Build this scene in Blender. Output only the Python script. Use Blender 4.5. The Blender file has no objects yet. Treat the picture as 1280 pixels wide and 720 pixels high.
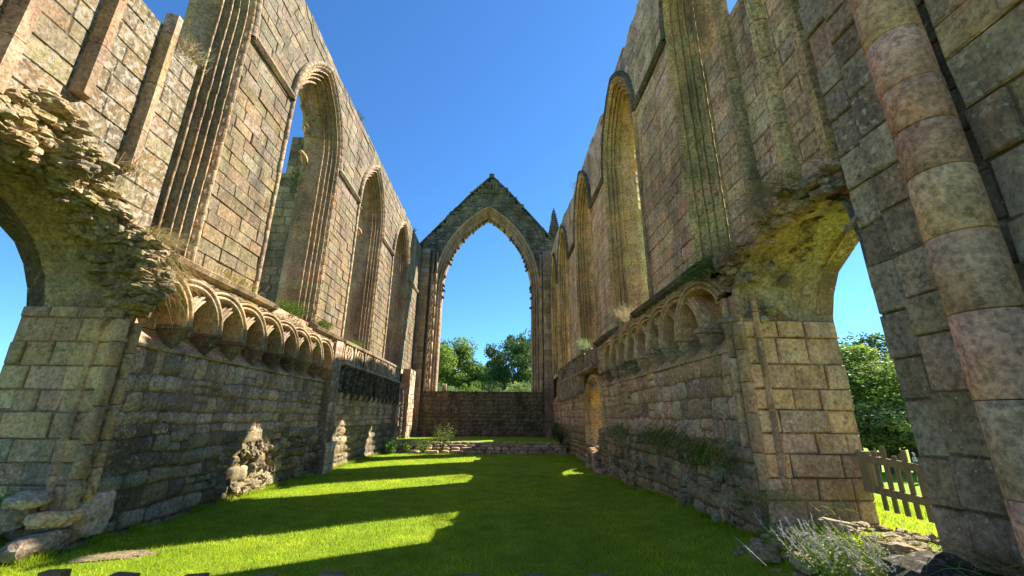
import bpy, math, random
import numpy as np
from mathutils import Vector, noise, Matrix
rnd = random.Random(7)
S = bpy.context.scene
C = bpy.context.collection
R = math.radians
XL, XR, YE = -5.55, 3.55, 27.5
TU = .92
T = 1.45                                   # wall thickness

# ------------------------------------------------------------------ materials
def nodes(name):
    m = bpy.data.materials.new(name); m.use_nodes = True
    nt = m.node_tree; N = nt.nodes; L = nt.links
    b = N['Principled BSDF']; b.inputs['Roughness'].default_value = .92
    b.inputs['Specular IOR Level'].default_value = .15
    return m, N, L, b
def ramp(N, stops):
    r = N.new('ShaderNodeValToRGB'); e = r.color_ramp.elements
    while len(e) < len(stops): e.new(.5)
    for x, (p, c) in zip(e, stops):
        x.position = p; x.color = (c, c, c, 1) if isinstance(c, (int, float)) else (*c, 1)
    return r
def mix(N, L, fac, a, b, mode='MIX'):
    m = N.new('ShaderNodeMix'); m.data_type = 'RGBA'; m.blend_type = mode
    for k, v in ((0, fac), (6, a), (7, b)):
        if hasattr(v, 'is_linked'): L.new(v, m.inputs[k])
        else: m.inputs[k].default_value = v if k == 0 else (*v, 1)
    return m.outputs[2]
def tex(N, L, pos, kind, scale, detail=4, rough=.6, stretch=None, off=0):
    mp = N.new('ShaderNodeMapping'); L.new(pos, mp.inputs[0])
    if stretch: mp.inputs['Scale'].default_value = stretch
    mp.inputs['Location'].default_value = (off, off*1.7, off*.6)
    if kind == 'noise':
        n = N.new('ShaderNodeTexNoise'); n.inputs['Detail'].default_value = detail; n.inputs['Roughness'].default_value = rough
    else:
        n = N.new('ShaderNodeTexVoronoi')
    n.inputs['Scale'].default_value = scale
    L.new(mp.outputs[0], n.inputs['Vector'])
    return n.outputs[0]
def stone(name, lichen=.3, dark=.5, moss=.25, bump=.5, warm=0., tone=(1, 1, 1), lth=.575, contrast=.62, lbig=.42):
    m, N, L, b = nodes(name)
    g = N.new('ShaderNodeNewGeometry'); P = g.outputs['Position']
    a = N.new('ShaderNodeAttribute'); a.attribute_name = 'tint'
    col = a.outputs['Color']
    r = ramp(N, [(.25, .62), (.5, 1.), (.75, 1.28)]); L.new(tex(N, L, P, 'noise', 3.1, 8, .65), r.inputs[0])
    col = mix(N, L, 1., col, r.outputs[0], 'MULTIPLY')
    r = ramp(N, [(.3, (.78, .74, .62)), (.5, (1, 1, 1)), (.7, (1.12, .96, .72))]); L.new(tex(N, L, P, 'noise', 1.1, 5, .6, off=9), r.inputs[0])
    col = mix(N, L, .8, col, r.outputs[0], 'MULTIPLY')
    r = ramp(N, [(.38, .3), (.5, 1.), (.62, 1.55)]); L.new(tex(N, L, P, 'noise', 21, 6, .7, off=4), r.inputs[0])
    col = mix(N, L, contrast, col, r.outputs[0], 'MULTIPLY')
    # ochre / iron stain; extra warm paints in bounced orange glow
    r = ramp(N, [(.52, 0.), (.68, 1.)]); L.new(tex(N, L, P, 'noise', .8, 6, .7, (1, 1, .5), off=21), r.inputs[0])
    f = mix(N, L, 1., r.outputs[0], (.35 + warm,)*3, 'MULTIPLY')
    col = mix(N, L, f, col, (.50, .36, .19))
    # moss
    r = ramp(N, [(.5, 0.), (.66, 1.)]); L.new(tex(N, L, P, 'noise', 1.7, 8, .72, off=33), r.inputs[0])
    f = mix(N, L, 1., r.outputs[0], (moss,)*3, 'MULTIPLY')
    col = mix(N, L, f, col, (.27, .235, .12))
    # dark weathering, streaked downwards
    r = ramp(N, [(.47, 0.), (.64, 1.)]); L.new(tex(N, L, P, 'noise', 1.35, 8, .7, (1, 1, .22), off=50), r.inputs[0])
    f = mix(N, L, 1., r.outputs[0], (dark,)*3, 'MULTIPLY')
    col = mix(N, L, f, col, (.085, .078, .062))
    # soot freckles
    r = ramp(N, [(.56, 0.), (.63, 1.)]); L.new(tex(N, L, P, 'noise', 9, 9, .75, off=71), r.inputs[0])
    f = mix(N, L, 1., r.outputs[0], (.42 + dark*.5,)*3, 'MULTIPLY')
    col = mix(N, L, f, col, (.10, .09, .07))
    # pale lichen spots
    big = ramp(N, [(lbig, 0.), (lbig+.18, 1.)]); L.new(tex(N, L, P, 'noise', .7, 3, .5, off=90), big.inputs[0])
    r = ramp(N, [(lth, 0.), (lth+.03, 1.)]); L.new(tex(N, L, P, 'noise', 11, 7, .65, off=83), r.inputs[0])
    f = mix(N, L, 1., r.outputs[0], big.outputs[0], 'MULTIPLY')
    f = mix(N, L, 1., f, (lichen,)*3, 'MULTIPLY')
    col = mix(N, L, f, col, (.66, .65, .57))
    r2 = ramp(N, [(.0, 1.), (.16, 1.), (.2, 0.)]); L.new(tex(N, L, P, 'vor', 19), r2.inputs[0])
    r3 = ramp(N, [(.5, 0.), (.56, 1.)]); L.new(tex(N, L, P, 'noise', 4, 3, .5, off=12), r3.inputs[0])
    f = mix(N, L, 1., r2.outputs[0], r3.outputs[0], 'MULTIPLY')
    f = mix(N, L, 1., f, (min(1, lichen*.9),)*3, 'MULTIPLY')
    col = mix(N, L, f, col, (.64, .63, .55))
    col = mix(N, L, 1., col, tone, 'MULTIPLY')  # tone also lifts stones standing in shade and dims the sunlit wall
    L.new(col, b.inputs['Base Color'])
    # relief
    n1 = tex(N, L, P, 'noise', 9, 12, .72, off=3); n2 = tex(N, L, P, 'noise', 46, 8, .7, off=6)
    bp = N.new('ShaderNodeBump'); bp.inputs['Distance'].default_value = .05; bp.inputs['Strength'].default_value = bump
    bp2 = N.new('ShaderNodeBump'); bp2.inputs['Distance'].default_value = .012; bp2.inputs['Strength'].default_value = min(1, bump*1.3)
    L.new(n1, bp.inputs['Height']); L.new(n2, bp2.inputs['Height']); L.new(bp.outputs[0], bp2.inputs['Normal'])
    L.new(bp2.outputs[0], b.inputs['Normal'])
    return m
def plain(name, c1, c2, scale=4, rough=.9, trans=0, bump=0., stretch=None, attr=False):
    m, N, L, b = nodes(name)
    g = N.new('ShaderNodeNewGeometry'); P = g.outputs['Position']
    r = ramp(N, [(.3, c1), (.7, c2)]); L.new(tex(N, L, P, 'noise', scale, 6, .65, stretch), r.inputs[0])
    col = r.outputs[0]
    if attr:
        a = N.new('ShaderNodeAttribute'); a.attribute_name = 'tint'
        col = mix(N, L, 1., col, a.outputs['Color'], 'MULTIPLY')
    L.new(col, b.inputs['Base Color']); b.inputs['Roughness'].default_value = rough
    if bump:
        bp = N.new('ShaderNodeBump'); bp.inputs['Distance'].default_value = .02; bp.inputs['Strength'].default_value = bump
        L.new(tex(N, L, P, 'noise', scale*6, 6, .7, stretch), bp.inputs['Height']); L.new(bp.outputs[0], b.inputs['Normal'])
    if trans:
        t = N.new('ShaderNodeBsdfTranslucent'); L.new(col, t.inputs[0])
        s = N.new('ShaderNodeMixShader'); s.inputs[0].default_value = trans
        L.new(b.outputs[0], s.inputs[1]); L.new(t.outputs[0], s.inputs[2])
        L.new(s.outputs[0], N['Material Output'].inputs[0])
    return m
M = {
 'ashlar': stone('ashlar_stone', lichen=.65, dark=.65, moss=.2, bump=.6, tone=(.49, .44, .40)),  # colour lowered for the wall in direct sun
 'ashlar_right': stone('shade_lifted_ashlar_stone', lichen=.6, dark=.65, moss=.2, bump=.7, tone=(1.62, 1.25, 1.12)),  # same ashlar, colour lifted for the wall in shade
 'rough': stone('rough_stone', lichen=.65, dark=.6, moss=.22, bump=1., tone=(1.48, 1.16, 1.05)),
 'rubble': stone('rubble_stone', lichen=.4, dark=.4, moss=.25, bump=1., tone=(.95, .84, .70)),
 'carved': stone('carved_stone', lichen=.4, dark=.65, moss=.25, bump=.6, tone=(1.02, .83, .74)),
 'warm': stone('glow_tinted_carved_stone', lichen=.2, dark=.8, moss=.1, bump=.5, warm=.3, tone=(1.32, 1.06, .80), contrast=.8),  # orange light bounced onto the right jambs is put into this tint
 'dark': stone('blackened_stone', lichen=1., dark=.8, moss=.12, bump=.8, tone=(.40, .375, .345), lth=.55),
 'lichened': stone('lichen_covered_ashlar', lichen=1., dark=.45, moss=.2, bump=.7, tone=(.52, .47, .42), lth=.525, lbig=.25),
 'pier': stone('pier_stone', lichen=.45, dark=.55, moss=.1, bump=.7, tone=(1.5, 1.12, .95), contrast=.5),
 'smooth': stone('smooth_pinkish_stone', lichen=.3, dark=.35, moss=.03, bump=.5, tone=(1.42, 1.0, .92), contrast=.6),
 'soffit': stone('mossy_vault_stone', lichen=.2, dark=.5, moss=.3, bump=.9, warm=-.33, tone=(1.15, 1.05, 1.05)),
 'wood': plain('weathered_wood', (.20, .155, .085), (.36, .28, .155), 5, bump=.6, stretch=(6, 6, .6)),
 'darkwood': plain('old_brown_wood', (.16, .10, .055), (.32, .2, .11), 6, bump=.6, stretch=(6, 6, .6)),
 'greywood': plain('grey_painted_wood', (.22, .24, .24), (.36, .38, .37), 6, bump=.3),
 'blade': plain('grass_blades', (.26, .37, .014), (.46, .60, .04), 1.2, .6, .6, attr=True),
 'dry': plain('dry_grass', (.30, .24, .12), (.50, .42, .24), 6, .9, .3, attr=True),
 'leaf': plain('tree_leaves', (.11, .19, .03), (.23, .32, .06), .35, .55, .4, attr=True),
 'shrub': plain('shrub_leaves', (.07, .13, .02), (.17, .24, .05), 2, .6, .3, attr=True),
 'bark': plain('bark', (.06, .05, .035), (.14, .115, .08), 3, bump=.6),
 'petal': plain('pale_flower_spikes', (.42, .38, .36), (.62, .56, .50), 9, .8, .3),
 'skin': plain('skin', (.45, .28, .2), (.5, .32, .23), 9, .6),
 'white_cloth': plain('white_cloth', (.62, .64, .66), (.75, .77, .78), 9, .8),
 'blue_cloth': plain('pale_blue_cloth', (.25, .42, .5), (.32, .5, .58), 9, .8),
 'red_cloth': plain('red_cloth', (.5, .06, .06), (.6, .09, .08), 9, .8),
 'navy_cloth': plain('navy_cloth', (.02, .025, .05), (.035, .04, .07), 9, .8),
 'hair': plain('hair', (.35, .3, .24), (.5, .44, .36), 20, .7),
}
def lawn_mat():
    m, N, L, b = nodes('lawn_grass')
    P = N.new('ShaderNodeNewGeometry').outputs['Position']
    r = ramp(N, [(.3, (.15, .26, .010)), (.5, (.26, .38, .018)), (.7, (.44, .50, .05))])
    L.new(tex(N, L, P, 'noise', 2.2, 9, .75), r.inputs[0])
    r2 = ramp(N, [(.3, .55), (.7, 1.35)]); L.new(tex(N, L, P, 'noise', 38, 7, .75), r2.inputs[0])
    col = mix(N, L, 1., r.outputs[0], r2.outputs[0], 'MULTIPLY')
    r3 = ramp(N, [(.62, 0.), (.8, .5)]); L.new(tex(N, L, P, 'noise', .9, 6, .7, off=8), r3.inputs[0])
    col = mix(N, L, r3.outputs[0], col, (.20, .21, .05))
    L.new(col, b.inputs['Base Color'])
    bp = N.new('ShaderNodeBump'); bp.inputs['Distance'].default_value = .05; bp.inputs['Strength'].default_value = 1
    L.new(tex(N, L, P, 'noise', 60, 7, .8), bp.inputs['Height']); L.new(bp.outputs[0], b.inputs['Normal'])
    return m
M['lawn'] = lawn_mat()

# ------------------------------------------------------------------ mesh builder
class MB:
    def __init__(s): s.v = []; s.f = []; s.c = []; s.sm = []
    def add(s, vs, fs, col=(.3, .28, .22), smooth=False, flip=False):
        o = len(s.v); s.v.extend(vs)
        for f in fs:
            f = [o+i for i in f]
            s.f.append(f[::-1] if flip else f); s.c.append(col); s.sm.append(smooth)
    def build(s, name, mat, parent=None):
        me = bpy.data.meshes.new(name); me.from_pydata([tuple(p) for p in s.v], [], s.f)
        me.polygons.foreach_set('use_smooth', s.sm)
        ca = me.color_attributes.new('tint', 'FLOAT_COLOR', 'CORNER')
        cnt = np.array([len(f) for f in s.f]); c = np.array([(*x, 1.) for x in s.c], dtype=np.float32)
        ca.data.foreach_set('color', np.repeat(c, cnt, axis=0).ravel())
        me.update()
        o = bpy.data.objects.new(name, me); me.materials.append(mat if not isinstance(mat, str) else M[mat])
        C.objects.link(o)
        if parent: o.parent = parent
        return o
def quick(name, V, F, mat, cols=None, parent=None, smooth=False):
    """numpy arrays of verts and equal-length faces"""
    me = bpy.data.meshes.new(name); n = F.shape[1]
    me.vertices.add(len(V)); me.vertices.foreach_set('co', V.astype(np.float32).ravel())
    me.loops.add(F.size); me.loops.foreach_set('vertex_index', F.astype(np.int32).ravel())
    me.polygons.add(len(F)); me.polygons.foreach_set('loop_start', np.arange(len(F), dtype=np.int32)*n)
    me.polygons.foreach_set('loop_total', np.full(len(F), n, dtype=np.int32))
    me.update(calc_edges=True)
    if smooth: me.polygons.foreach_set('use_smooth', np.ones(len(F), bool))
    if cols is None: cols = np.ones((len(F), 3))
    ca = me.color_attributes.new('tint', 'FLOAT_COLOR', 'CORNER')
    c = np.concatenate([cols, np.ones((len(F), 1))], 1).astype(np.float32)
    ca.data.foreach_set('color', np.repeat(c, n, axis=0).ravel())
    o = bpy.data.objects.new(name, me); me.materials.append(M[mat]); C.objects.link(o)
    if parent: o.parent = parent
    return o
def thing(name, label, cat, loc=(0, 0, 0), group=None):
    o = bpy.data.objects.new(name, None); C.objects.link(o); o.location = loc
    o['label'] = label; o['category'] = cat; o['kind'] = 'thing'
    if group: o['group'] = group
    o.empty_display_size = .3
    return o
def tag(o, label, cat, group=None):
    o['label'] = label; o['category'] = cat; o['kind'] = 'thing'
    if group: o['group'] = group
    return o

# frames: (u, z, d) -> world; d towards the inside of the chancel
def FL(u, z, d): return (XL+d, u, z)
def FR(u, z, d): return (XR-d, u, z)
def FE(u, z, d): return (u, YE-d, z)
FLIP = {FL: False, FR: True, FE: False}

def warped(F, a=.05, fr=1.3):
    def G(u, z, d):
        p = Vector((u*fr, z*fr*1.6, 2.7)); k = min(1, max(0, (z+.2)*3)) if z < .2 else 1
        return F(u+a*1.4*noise.noise(p), z+a*noise.noise(p+Vector((31, 7, 0)))*k, d)
    FLIP[G] = FLIP[F]
    return G

PAL = {
 'buff': (.50, .43, .28), 'grey': (.44, .41, .32), 'pink': (.48, .35, .25), 'ochre': (.52, .42, .23),
 'pale': (.56, .51, .39), 'dark': (.24, .22, .17), 'brown': (.39, .315, .21), 'black': (.14, .13, .11),
}
def pick(w, calm=.35):
    k = rnd.choices(list(w.keys()), list(w.values()))[0]
    tot = sum(w.values()); mean = [sum(PAL[q][i]*v for q, v in w.items())/tot for i in range(3)]
    c = [a*(1-calm)+b*calm for a, b in zip(PAL[k], mean)]; s = 1+rnd.uniform(-.2, .17)*(1-calm*.6)
    return tuple(max(0.01, x*s*rnd.uniform(.94, 1.06)) for x in c)
MORTAR = (.20, .175, .13)

def block(mb, F, q, d0, d1, bev, col, n=1, rough=.0, seed=0):
    """q: corners (u,z) CCW bottom-left, bottom-right, top-right, top-left"""
    fl = FLIP[F]
    cu = sum(p[0] for p in q)/4; cz = sum(p[1] for p in q)/4
    if n == 1:
        j = lambda: rnd.uniform(-rough, rough)
        w = max(abs(q[1][0]-q[0][0]), .02); h = max(abs(q[3][1]-q[0][1]), .02)
        def ins(p, b): return (p[0]+(b if p[0] < cu else -b)*min(1, w/(4*b)), p[1]+(b if p[1] < cz else -b)*min(1, h/(4*b)))
        q = [(p[0]+j()*.5, p[1]+j()*.5) for p in q]
        vs = [F(p[0], p[1], d0) for p in q] + [F(p[0], p[1], d1-bev) for p in q] + [F(*ins(p, bev), d1+j()) for p in q]
        fs = []
        for a in (0, 4):
            for i in range(4):
                k = (i+1) % 4; fs.append((a+i, a+k, a+4+k, a+4+i))
        fs.append((8, 9, 10, 11))
        mb.add(vs, fs, col, False, fl)
        return
    vs = []; fs = []
    D = d1-d0
    tilt = (rnd.uniform(-1, 1)*rough, rnd.uniform(-1, 1)*rough)
    for i in range(n+1):
        t = -1+2*i/n
        for k in range(n+1):
            s = -1+2*k/n
            # round off the outline
            m = max(abs(s), abs(t)); r = (abs(s)**4+abs(t)**4)**.25 if m else 0
            sc = (m/r)**.34 if r else 1
            S1, T1 = s*sc, t*sc
            a = (S1+1)/2; b = (T1+1)/2
            u = (q[0][0]*(1-a)+q[1][0]*a)*(1-b)+(q[3][0]*(1-a)+q[2][0]*a)*b
            z = (q[0][1]*(1-a)+q[1][1]*a)*(1-b)+(q[3][1]*(1-a)+q[2][1]*a)*b
            if m > .999: d = d0
            else:
                nz = noise.noise(Vector((u*5+seed, z*5, seed*.37)))*rough*1.5+noise.noise(Vector((u*14, z*14+seed, 1.3)))*rough*.8
                d = d0+D*(1-m**7*.32)+tilt[0]*s+tilt[1]*t+nz
                d = max(d, d0+.006)
            vs.append(F(u, z, d))
    for i in range(n):
        for k in range(n):
            a = i*(n+1)+k; fs.append((a, a+1, a+n+2, a+n+1))
    mb.add(vs, fs, col, True, fl)

class Arch:
    def __init__(s, u0, w, zb, zs, h): s.u0, s.w, s.zb, s.zs, s.h = u0, w, zb, zs, h; s.R = (h*h+w*w)/(2*w)
    def half(s, z, off=0):
        if z < s.zb-off*0: return None
        if z <= s.zs: return s.w+off
        v = (s.R+off)**2-(z-s.zs)**2
        if v <= 0: return None
        x = math.sqrt(v)-(s.R-s.w)
        return x if x > 0 else None
    def top(s, off=0): return s.zs+math.sqrt((s.R+off)**2-(s.R-s.w)**2)
    def path(s, off, zb=None, step=.3):
        """points (u,z,arclen-id) from left foot over apex to right foot, same count for every off"""
        zb = s.zb if zb is None else zb
        n1 = max(2, int((s.zs-zb)/step)); n2 = max(6, int(s.R*math.acos((s.R-s.w)/s.R)/(step*.5)))
        pts = [(s.u0-s.w-off, zb+(s.zs-zb)*i/n1) for i in range(n1)]
        Ro = s.R+off; am = math.acos(max(-1, min(1, (s.R-s.w)/Ro)))
        cl = s.u0-s.w+s.R; arc = []
        for i in range(n2+1):
            a = am*i/n2; arc.append((cl-Ro*math.cos(a), s.zs+Ro*math.sin(a)))
        pts += arc
        pts += [(2*s.u0-p[0], p[1]) for p in reversed(arc[:-1])]
        pts += [(2*s.u0-p[0], p[1]) for p in reversed(pts[:n1])]
        return pts
def sweep(mb, F, A, prof, w, zb=None, step=.3, jit=.004, rng=None, groove=.008, smooth=True):
    """profile list (off,d). rng: keep only (i0,i1) fraction of path"""
    paths = [A.path(o, zb, step) for o, d in prof]
    n = len(paths[0]); i0, i1 = (0, n-1) if rng is None else (int(rng[0]*(n-1)), int(rng[1]*(n-1)))
    fl = FLIP[F]
    rows = []
    for i in range(i0, i1):
        a = [p[i] for p in paths]; b = [p[i+1] for p in paths]
        ln = math.dist(a[0], b[0]) or .01
        g = min(.2, .012/ln); ju = rnd.uniform(-jit, jit); jd = rnd.uniform(-jit, jit)
        vs = []
        for t, gr in ((0, groove), (g, 0), (1-g, 0), (1, groove)):
            for (p, q, (o, d)) in zip(a, b, prof):
                vs.append(F(p[0]+(q[0]-p[0])*t+ju, p[1]+(q[1]-p[1])*t, d-gr+jd))
        m = len(prof); fs = []
        for r in range(3):
            for k in range(m-1):
                fs.append((r*m+k, r*m+k+1, (r+1)*m+k+1, (r+1)*m+k))
        mb.add(vs, fs, pick(w, .75), smooth, not fl)
def roll(cx, cd, r, a0, a1, n=5):
    return [(cx+r*math.cos(R(a0+(a1-a0)*i/n)), cd+r*math.sin(R(a0+(a1-a0)*i/n))) for i in range(n+1)]

def masonry(mb, F, u0, u1, zb, zt, openings, w, rh=(.26, .34), bl=(.3, .8), d=0., thick=T, bev=.012, n=1, rough=.004,
            gap=.008, top=None, bottom=None, miss=0., core=True, relief=.018, pal=None):
    """openings: list of (Arch, off)"""
    relief = max(relief, rough*3.4)
    crit = []
    for A, off in openings: crit += [A.top(off), A.zb]
    z = zb; zs = [zb]
    while z < zt-.15:
        h = rnd.uniform(*rh); z = min(zt, z+h)
        if zt-z < .15: z = zt
        zs.append(z)
    for c in crit:
        if zb+.05 < c < zt-.05:
            k = min(range(1, len(zs)-1), key=lambda i: abs(zs[i]-c)); zs[k] = c
    zs.sort()
    sd = 0
    for z0, z1 in zip(zs, zs[1:]):
        if z1-z0 < .03: continue
        def ivals(z, zr):
            out = [(u0, u1)]
            for A, off in openings:
                zm = (z0+z1)/2
                if zm < A.zb or A.half(min(zm, A.top(off)-1e-3), off) is None or zm > A.top(off): continue
                h = A.half(min(max(z, A.zb), A.top(off)-1e-4), off) or 0.
                a, b = A.u0-h, A.u0+h
                new = []
                for (p, q) in out:
                    if b <= p or a >= q: new.append((p, q)); continue
                    if a > p: new.append((p, a))
                    elif True: new.append((p, p))
                    if b < q: new.append((b, q))
                    else: new.append((q, q))
                out = new
            return out
        I0, I1 = ivals(z0+1e-4, 0), ivals(z1-1e-4, 0)
        if len(I0) != len(I1): continue
        for (a0, b0), (a1, b1) in zip(I0, I1):
            L0 = max(b0-a0, b1-a1)
            if L0 < .04: continue
            # cuts as fractions
            cuts = [0.]; x = rnd.uniform(.3, 1)*rnd.uniform(*bl)
            while x < L0-.22: cuts.append(x/L0); x += rnd.uniform(*bl)
            cuts.append(1.)
            for t0, t1 in zip(cuts, cuts[1:]):
                q = [(a0+(b0-a0)*t0, z0), (a0+(b0-a0)*t1, z0), (a1+(b1-a1)*t1, z1), (a1+(b1-a1)*t0, z1)]
                uc = sum(p[0] for p in q)/4; zc = (z0+z1)/2
                if top:
                    tz = top(uc)
                    if z0 > tz-.06: continue
                    if z1 > tz:
                        k_ = (tz-z0)/(z1-z0); q = [q[0], q[1], (q[1][0]+(q[2][0]-q[1][0])*k_, tz), (q[0][0]+(q[3][0]-q[0][0])*k_, tz)]; zc = (z0+tz)/2
                if bottom and zc < bottom(uc): continue
                sd += 1
                ww = pal(uc, zc) if pal else w
                col = pick(ww)
                if core:
                    vs = [F(p[0], p[1], d-thick) for p in q]+[F(p[0], p[1], d-relief*(.8 if n == 1 else 1.)+.001) for p in q]
                    mb.add(vs, [(3, 2, 1, 0), (4, 5, 6, 7), (0, 1, 5, 4), (1, 2, 6, 5), (2, 3, 7, 6), (3, 0, 4, 7)], MORTAR, False, FLIP[F])
                if rnd.random() < miss: continue
                if n > 1 and z1-z0 > .25 and rnd.random() < .2:
                    tm = rnd.uniform(.38, .62); qs = []
                    for (ta, tb) in ((0, tm), (tm, 1)):
                        L_, R_ = q[0][0], q[1][0]
                        qs.append([(q[0][0]+(q[3][0]-q[0][0])*ta, z0+(z1-z0)*ta), (q[1][0]+(q[2][0]-q[1][0])*ta, z0+(z1-z0)*ta), (q[1][0]+(q[2][0]-q[1][0])*tb, z0+(z1-z0)*tb), (q[0][0]+(q[3][0]-q[0][0])*tb, z0+(z1-z0)*tb)])
                    if rnd.random() < .5 and qs[0][1][0]-qs[0][0][0] > .35:
                        q2 = qs.pop(rnd.randrange(2)); um = rnd.uniform(.35, .65)
                        mb_, mt_ = q2[0][0]+(q2[1][0]-q2[0][0])*um, q2[3][0]+(q2[2][0]-q2[3][0])*um
                        qs += [[q2[0], (mb_, q2[0][1]), (mt_, q2[3][1]), q2[3]], [(mb_, q2[0][1]), q2[1], q2[2], (mt_, q2[3][1])]]
                else: qs = [q]
                for q in qs[1:]:
                    cu_ = sum(p[0] for p in q)/4; cz_ = sum(p[1] for p in q)/4; g_ = gap*rnd.uniform(.7, 1.6)
                    qq = [(p[0]+(g_ if p[0] < cu_ else -g_), p[1]+(g_ if p[1] < cz_ else -g_)) for p in q]
                    block(mb, F, qq, d-relief, d+rnd.uniform(-rough, rough)*1.2, bev, pick(ww), n, rough, sd+500)
                q = qs[0]; uc = sum(p[0] for p in q)/4; zc = sum(p[1] for p in q)/4
                g = gap*rnd.uniform(.7, 1.6)
                cu = uc
                qq = [(p[0]+(g if p[0] < cu else -g), p[1]+(g if p[1] < zc else -g)) for p in q]
                if min(qq[1][0]-qq[0][0], qq[2][0]-qq[3][0]) < -.01: continue
                block(mb, F, qq, d-relief, d+rnd.uniform(-rough, rough)*1.5, bev, col, n, rough, sd)

def box(mb, F, u0, u1, z0, z1, d0, d1, col=None, bev=.0, w=None):
    col = col or pick(w or {'grey': 1})
    b = bev
    vs = [F(u, z, d0) for u, z in ((u0, z0), (u1, z0), (u1, z1), (u0, z1))]
    vs += [F(u, z, d1-b) for u, z in ((u0, z0), (u1, z0), (u1, z1), (u0, z1))]
    vs += [F(u, z, d1) for u, z in ((u0+b, z0+b), (u1-b, z0+b), (u1-b, z1-b), (u0+b, z1-b))]
    fs = [(3, 2, 1, 0)]+[(a+i, a+(i+1) % 4, a+4+(i+1) % 4, a+4+i) for a in (0, 4) for i in range(4)]+[(8, 9, 10, 11)]
    mb.add(vs, fs, col, False, FLIP[F])
def course(mb, F, u0, u1, prof, w, step=(.5, .9), jit=.006, gaps=0.):
    """horizontal moulding: profile [(z,d)...] run along u in stones"""
    u = u0
    while u < u1-.05:
        e = min(u1, u+rnd.uniform(*step))
        if rnd.random() >= gaps:
            jz, jd = rnd.uniform(-jit, jit), rnd.uniform(-jit, jit)
            m = len(prof); vs = []
            for uu in (u+.004, e-.004): vs += [F(uu, z+jz, dd+jd) for z, dd in prof]
            fs = [(k, m+k, m+k+1, k+1) for k in range(m-1)]+[tuple(range(m)), tuple(range(2*m-1, m-1, -1))]
            mb.add(vs, fs, pick(w), False, FLIP[F])
        u = e
def tube(mb, pts, rad, col, n=8, smooth=True, cap=True):
    pts = [Vector(p) for p in pts]; rad = rad if isinstance(rad, (list, tuple)) else [rad]*len(pts)
    vs = []; up = Vector((0, 0, 1))
    for i, p in enumerate(pts):
        t = (pts[min(i+1, len(pts)-1)]-pts[max(i-1, 0)]).normalized()
        a = t.orthogonal().normalized() if abs(t.dot(up)) > .95 else t.cross(up).normalized(); b = t.cross(a)
        if abs(t.dot(up)) > .95: a = Vector((1, 0, 0)); b = t.cross(a).normalized(); a = b.cross(t)
        for k in range(n):
            an = 2*math.pi*k/n; vs.append(p+(a*math.cos(an)+b*math.sin(an))*rad[i])
    fs = [(i*n+k, i*n+(k+1) % n, (i+1)*n+(k+1) % n, (i+1)*n+k) for i in range(len(pts)-1) for k in range(n)]
    if cap: fs += [tuple(range(n-1, -1, -1)), tuple(range((len(pts)-1)*n, len(pts)*n))]
    mb.add([tuple(v) for v in vs], fs, col, smooth)
def rock(mb, c, s, col, rot=None, sub=2, rough=.28, seed=None, flat=True):
    """angular irregular stone; s = half sizes"""
    seed = rnd.random()*100 if seed is None else seed
    n = 5 if sub >= 2 else 3
    rot = rot or (rnd.uniform(-.3, .3), rnd.uniform(-.3, .3), rnd.uniform(0, 3.1))
    Rm = Matrix.Rotation(rot[2], 3, 'Z') @ Matrix.Rotation(rot[1], 3, 'Y') @ Matrix.Rotation(rot[0], 3, 'X')
    idx = {}; vs = []; fs = []
    def V(p):
        key = tuple(round(x, 4) for x in p)
        if key in idx: return idx[key]
        v = Vector(p); m = max(abs(x) for x in v); r = v.length
        v = v*(m/r)**.6
        q = v*1.6+Vector((seed, seed*.7, 3))
        v = v*(1+noise.noise(q)*rough*1.7+noise.noise(q*2.7)*rough*.6)
        v = Rm @ Vector((v.x*s[0], v.y*s[1], v.z*s[2]))
        vs.append((c[0]+v.x, c[1]+v.y, c[2]+v.z)); idx[key] = len(vs)-1
        return idx[key]
    for ax in range(3):
        for sg in (-1, 1):
            for i in range(n):
                for k in range(n):
                    qd = []
                    for (a, b) in ((i, k), (i+1, k), (i+1, k+1), (i, k+1)):
                        p = [0, 0, 0]; p[ax] = sg; p[(ax+1) % 3] = (-1+2*a/n)*1.; p[(ax+2) % 3] = (-1+2*b/n)*1.
                        qd.append(V(p))
                    fs.append(qd if sg > 0 else qd[::-1])
    mb.add(vs, fs, col, not flat)

# =================================================================== WINDOWS
ZSILL, ZSP = 4.28, 9.65
W1L = Arch(4.75, 1.72, ZSILL, ZSP, 3.0); W1R = Arch(4.55, 1.65, ZSILL, ZSP, 3.0)
def wins(off): return [Arch(10.72+off, .95, ZSILL, ZSP, 1.75), Arch(16.2+off, .98, ZSILL, ZSP, 1.8), Arch(21.8+off, 1.1, ZSILL, ZSP, 1.85)]
WL = [W1L]+wins(0); WR = [W1R]+wins(0)+[Arch(25.6, .75, ZSILL, ZSP, 1.6)]  # last right-hand window is added to let sun onto the raised lawn
BAND = .58
PROF = ([(BAND+.10, -.01), (BAND+.10, .045), (BAND+.04, .075), (BAND+.02, .03), (BAND-.02, -.07)]+roll(.50, -.05, .045, 110, -50, 4)
        + [(.46, -.16), (.44, -.19)]+roll(.405, -.15, .04, 110, -50, 4)+[(.37, -.26), (.35, -.29)]+roll(.31, -.24, .045, 110, -50, 4)
        + [(.27, -.38), (.24, -.42)]+roll(.19, -.36, .055, 110, -50, 4)+[(.13, -.50), (.03, -.6), (.0, -.62), (.0, -.80), (.04, -.84), (.12, -TU-.02)])
HOOD = [(BAND+.06, -.02), (BAND+.06, .06), (BAND+.12, .13), (BAND+.2, .1), (BAND+.2, -.02)]
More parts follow.
